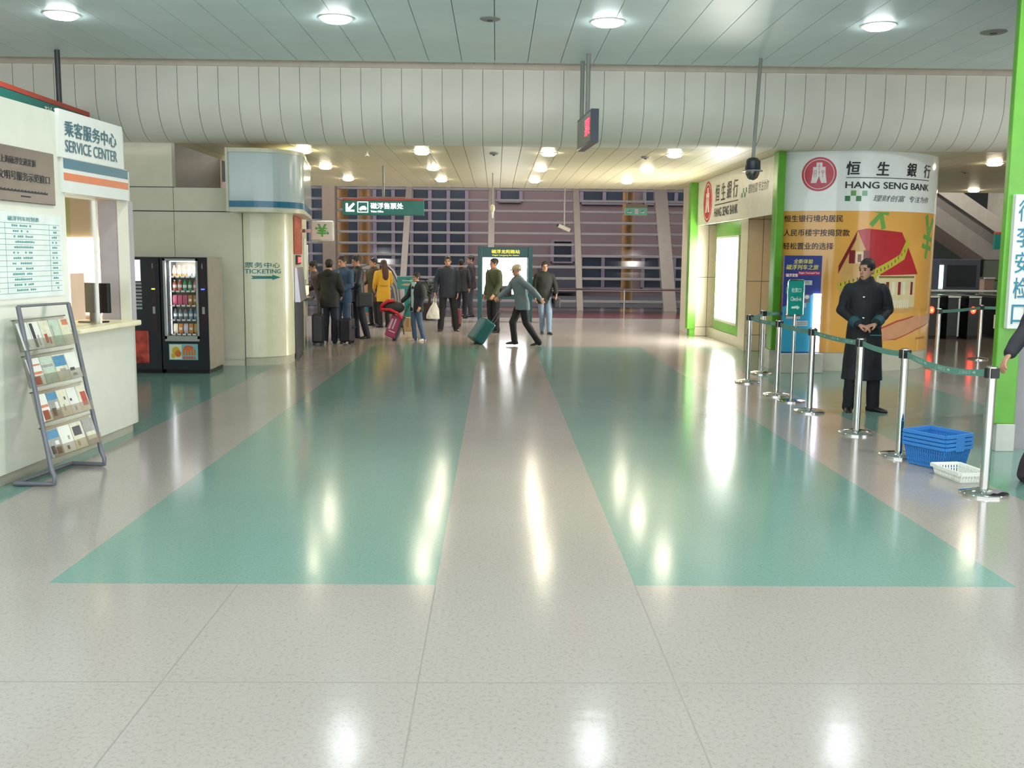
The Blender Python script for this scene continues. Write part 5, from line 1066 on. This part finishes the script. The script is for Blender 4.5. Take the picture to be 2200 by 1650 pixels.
# --- the guard
gm = M('guard coat cloth', '#14171d', 0.7)
def guard_x(t, J, HO, HR):
    for zz, u in ((1.29, -.04), (1.06, -.035)): MB().sphere((u, -.155 if zz > 1.2 else -.16, zz), (.017, .008, .012), nu=12, nv=8).build('button', m_chrome, t)
    for q in 'lr':
        e, w = J['el_' + q], J['wr_' + q]; d = (w - e).normalized(); MB().cone(w - d * .1, w - d * .015, .062, .06, seg=20).build('cuff', M('teal cuff', '#1f4950', 0.7), t)
    mb = MB(); mb.loft([ering(zz, 0, .022, rx, ry) for zz, rx, ry in ((1.43, .105, .085), (1.5, .078, .075), (1.515, .07, .068))]); mb.build('collar', gm, t)
    mb = MB(); mb.box(.04, .16, -.158, -.15, .868, .878); mb.build('teal_trim', M('teal trim', '#2a7a80', 0.6), t)
    MB().tube([V((-.02, -.165, 1.4)), V((0.0, -.17, 1.3)), V((.0, -.165, 1.12))], .004).build('coat_seam', m_black, t)
person('guard in a long black coat standing behind the belt with folded hands, looking aside', 4.17, 11.25, 1.72, D2(-12), dict(el_l=(.25, .04, 1.14), wr_l=(.09, -.2, 1.0), el_r=(-.25, .04, 1.14), wr_r=(-.09, -.2, .985), hd_l=(-.9, -.3, -.25), hd_r=(.9, -.35, -.2), pn_l=(0, .2, -1), pn_r=(0, .2, -1), curl_l=.7, curl_r=.7, an_l=(.14, .03, .085), kn_l=(.12, -.01, .49), an_r=(-.13, -.02, .085), kn_r=(-.11, -.03, .49), toe_l=(.8, -.7, 0), toe_r=(-.1, -1, 0)),
       (gm, .36, 1.04), (M('guard trousers', '#13151a', 0.8), 1.1), '#1d191a', head=(D2(-42), .04), skirt=(.225, .15, .01), extra=guard_x, detail=True, vox=.009)
# --- figure cut by the frame at the near column
person('person in a dark coat at the frame edge reaching down to the nearest belt post', 4.29, 7.5, 1.72, D2(5), dict(el_r=(-.31, -.02, 1.19), wr_r=(-.47, -.1, 1.02), curl_r=.6, kn_l=(.1, -.06, .49), an_r=(-.12, .12, .085)), (M('charcoal coat cloth', '#24232a', 0.75), .7, 1.1), (M('maroon grey trousers', '#3a2f33', 0.8), 1.0), head=(0, .1), detail=True)
# --- queue by the ticketing block
def hood(t, J, HO, HR): mb = MB(); mb.sphere((0, .1, 1.43), (.11, .06, .08)); mb.build('hood', black, t)
person('person seen from behind in a dark hooded coat, jeans and white sneakers', -3.22, 19.5, 1.62, D2(172), dict(el_l=(.24, -.05, 1.14), wr_l=(.16, -.24, 1.08), el_r=(-.25, 0, 1.12), wr_r=(-.2, -.18, .98), toe_r=(-.9, -.6, 0), toe_l=(.3, -1, 0)), (black, .74, 1.1), (dkjean, 1.12), '#cfcfca', head=(D2(20), .15), extra=hood)
person('person in a grey and maroon jacket bending towards the ticket window', -3.52, 20.4, 1.58, D2(-70), dict(el_r=(-.22, -.15, 1.12), wr_r=(-.16, -.36, 1.05)), (M('maroon grey jacket', '#57474f', 0.75), .8, 1.0), (M('grey trousers', '#4a474a', 0.8), 1.0), head=(0, .25), lean=.3)
person('man in a blue zipped jacket and jeans facing the hall', -3.05, 20.05, 1.69, D2(-25), dict(el_l=(.22, -.02, 1.13), wr_l=(.1, -.2, 1.02)), (M('blue jacket cloth', '#2f4868', 0.7), .78, 1.05), (jean, 1.05), '#b8b4a8', head=(D2(-10), .12), extra=lambda t, J, HO, HR: MB().box(-.004, .004, -.136, -.13, .85, 1.42).build('zip', m_steel, t))
def bagx(t, J, HO, HR):
    strap(t, [V((-.12, -.1, 1.44)), V((0, -.15, 1.25)), V((.15, -.1, 1.02)), V((.22, .06, .9))]); mb = MB(); mb.box(.15, .27, -.08, .25, .66, .95, 0, .03); mb.build('shoulder_bag', M('black nylon', '#23262b'), t)
person('man in black with a shoulder bag talking to the man in blue', -2.86, 20.75, 1.70, D2(-62), dict(el_r=(-.23, -.08, 1.13), wr_r=(-.14, -.3, 1.03), el_l=(.22, -.06, 1.13), wr_l=(.08, -.28, 1.0), an_l=(.12, .16, .085), kn_l=(.1, .06, .48)), (M('black leather jacket', '#1b2126', 0.5), .76, 1.08), (M('dark navy trousers', '#1c202b', 0.8), 1.12), head=(0, .2), extra=bagx)
person('woman in an olive brown coat beside the yellow coat', -2.98, 24.5, 1.64, D2(-40), dict(wr_r=(-.16, -.2, 1.05)), (M('olive brown coat', '#4b4028', 0.8), .6, 1.0), (blkpant, .9), head=(D2(-20), .05))
yc = M('yellow padded coat', '#d7a526', 0.6, bump=.2, bscale=14)
person('woman in a bright yellow coat with long brown hair', -2.68, 24.0, 1.60, D2(-145), dict(el_r=(-.24, -.05, 1.14), wr_r=(-.12, -.2, 1.1), el_l=(.23, -.03, 1.13), wr_l=(.18, -.16, .98)), (yc, .66, 1.02), (M('dark leggings', '#1d1c28', 0.8), .88), hair='long', hairm=M('brown hair', '#4a2a22', 0.45), head=(D2(-10), .05), extra=lambda t, J, HO, HR: MB().loft([ering(1.03, 0, .008, .168, .124), ering(1.07, 0, .008, .168, .124)]).build('waist_belt', M('mustard belt', '#b98d22', 0.6), t))
def kid(t, J, HO, HR):
    mb = MB(); mb.loft([[V((-.03, -.138, .74)), V((.05, -.138, .74)), V((.05, -.1, .74)), V((-.03, -.1, .74))], [V((-.03, -.142, 1.2)), V((.05, -.142, 1.2)), V((.05, -.1, 1.2)), V((-.03, -.1, 1.2))], [V((-.07, -.1, 1.47)), V((.08, -.1, 1.47)), V((.08, -.05, 1.47)), V((-.07, -.05, 1.47))]], sm=False); mb.build('shirt_front', M('pale aqua shirt', '#a9c8cc', 0.7), t)
    mb = MB(); mb.sphere((0, .19, 1.2), (.14, .09, .2)); mb.build('backpack', M('grey nylon', '#4b4a47', 0.7), t)
person('child in an open black jacket and jeans holding the pink wheeled bag', -1.6, 20.25, 1.37, D2(-50), dict(el_r=(-.26, -.06, 1.14), wr_r=(-.34, -.2, .98), curl_r=1.0, an_l=(.1, .14, .085), kn_l=(.1, .02, .5)), (M('child jacket cloth', '#1c222b', 0.75), .74, 1.1), (M('washed denim', '#4a6280', 0.8), 1.0), '#d8c9bc', head=(D2(-8), .1), extra=kid)
person('man in a black jacket facing the camera with a white plastic bag', -1.1, 23.0, 1.70, D2(5), dict(wr_r=(-.29, -.06, .9), el_r=(-.26, .03, 1.13), curl_r=1.2, an_l=(.19, -.02, .085), kn_l=(.15, -.02, .49), an_r=(-.17, -.04, .085), kn_r=(-.13, -.03, .49)), (navy, .76, 1.14), (blkpant, 1.12), '#2a2522', head=(D2(-5), .03))
person('man seen from behind in a brown black jacket left of the map board', -.95, 27.7, 1.62, D2(170), {}, (M('brown black jacket', '#24211e', 0.75), .78, 1.08), (blkpant, 1.0))
person('man in a dark jacket partly hidden beside the map board post', -.72, 28.5, 1.72, D2(-80), {}, (M('dark plum jacket', '#2a2527', 0.75), .78, 1.05), (M('dusky trousers', '#3c3a42', 0.8), 1.0), head=(0, .1))
og = M('olive green jacket', '#414a30', 0.7)
def gx(t, J, HO, HR):
    strap(t, [V((-.1, -.11, 1.45)), V((.02, -.155, 1.25)), V((.17, -.1, 1.0)), V((.19, .1, .92))]); mb = MB(); mb.box(.1, .24, .02, .36, .82, 1.08, 0, .03); mb.build('shoulder_bag', M('black nylon', '#23262b'), t)
    mb = MB(); mb.loft([ering(zz, 0, .03, rx, ry) for zz, rx, ry in ((1.4, .13, .1), (1.47, .1, .085))]); mb.build('pale_hood', M('pale lining', '#8f937e', 0.7), t)
person('man in an olive green jacket standing in front of the lit map board', -.05, 22.7, 1.66, D2(-48), dict(wr_l=(.2, -.16, .9), el_l=(.24, -.02, 1.12)), (og, .74, 1.12), (blkpant, 1.1), head=(D2(-22), .05), extra=gx)
gj = M('grey blue jacket', '#5d6f78', 0.7)
person('man in a beige cap and grey blue jacket striding with the teal suitcase', .5, 19.25, 1.56, D2(-72), dict(el_r=(-.2, -.22, 1.2), wr_r=(-.16, -.46, 1.02), curl_r=1.1, el_l=(.24, .16, 1.16), wr_l=(.22, .32, 1.0), kn_r=(-.1, -.16, .5), an_r=(-.1, -.12, .12), kn_l=(.1, .06, .5), an_l=(.1, .34, .1), toe_l=(.1, -1, 0), pit_l=.25), (gj, .76, 1.12), (blkpant, 1.08), '#111114', hair='cap', hairm=M('beige cap', '#a89c80', 0.7), head=(D2(5), .2), lean=.2)
def p12(t, J, HO, HR): mb = MB(); mb.box(.2, .36, -.2, .12, .62, .86, 0, .03); mb.build('hand_bag', M('black nylon', '#23262b'), t)
person('man in a dark jacket and pale jeans right of the map board', 1.08, 22.4, 1.60, D2(8), dict(el_l=(.26, -.02, 1.13), wr_l=(.25, -.2, .95), kn_r=(-.06, -.04, .5), an_r=(-.03, .06, .085), an_l=(.1, -.14, .085), kn_l=(.1, -.12, .5)), (M('dark green black jacket', '#1c211f', 0.75), .72, 1.1), (pale_jean, 1.0), '#1f1f22', head=(D2(6), .05), extra=p12)
# white plastic bag hanging from the hand
t = thing('plastic_bag', 'white plastic carrier bag held by the man in the black jacket', 'bag', (-1.42, 22.93, .27))
mb = MB(); mb.loft([ering(z, cx, 0, rx, ry, 20) for z, cx, rx, ry in ((0, 0, .12, .05), (.015, 0, .17, .08), (.1, 0, .165, .085), (.22, .01, .12, .06), (.33, .02, .06, .04), (.38, .02, .045, .03))])
remeshed(mb, 'sack', M('white plastic film', '#d2d0c8', 0.35), t, .008, 2, .012); mb = MB(); mb.tube([(.0, 0, .36), (.01, 0, .5), (.03, 0, .545), (.05, 0, .5), (.05, 0, .36)], .01); mb.build('handle', M('white plastic film', '#d2d0c8', 0.35), t)
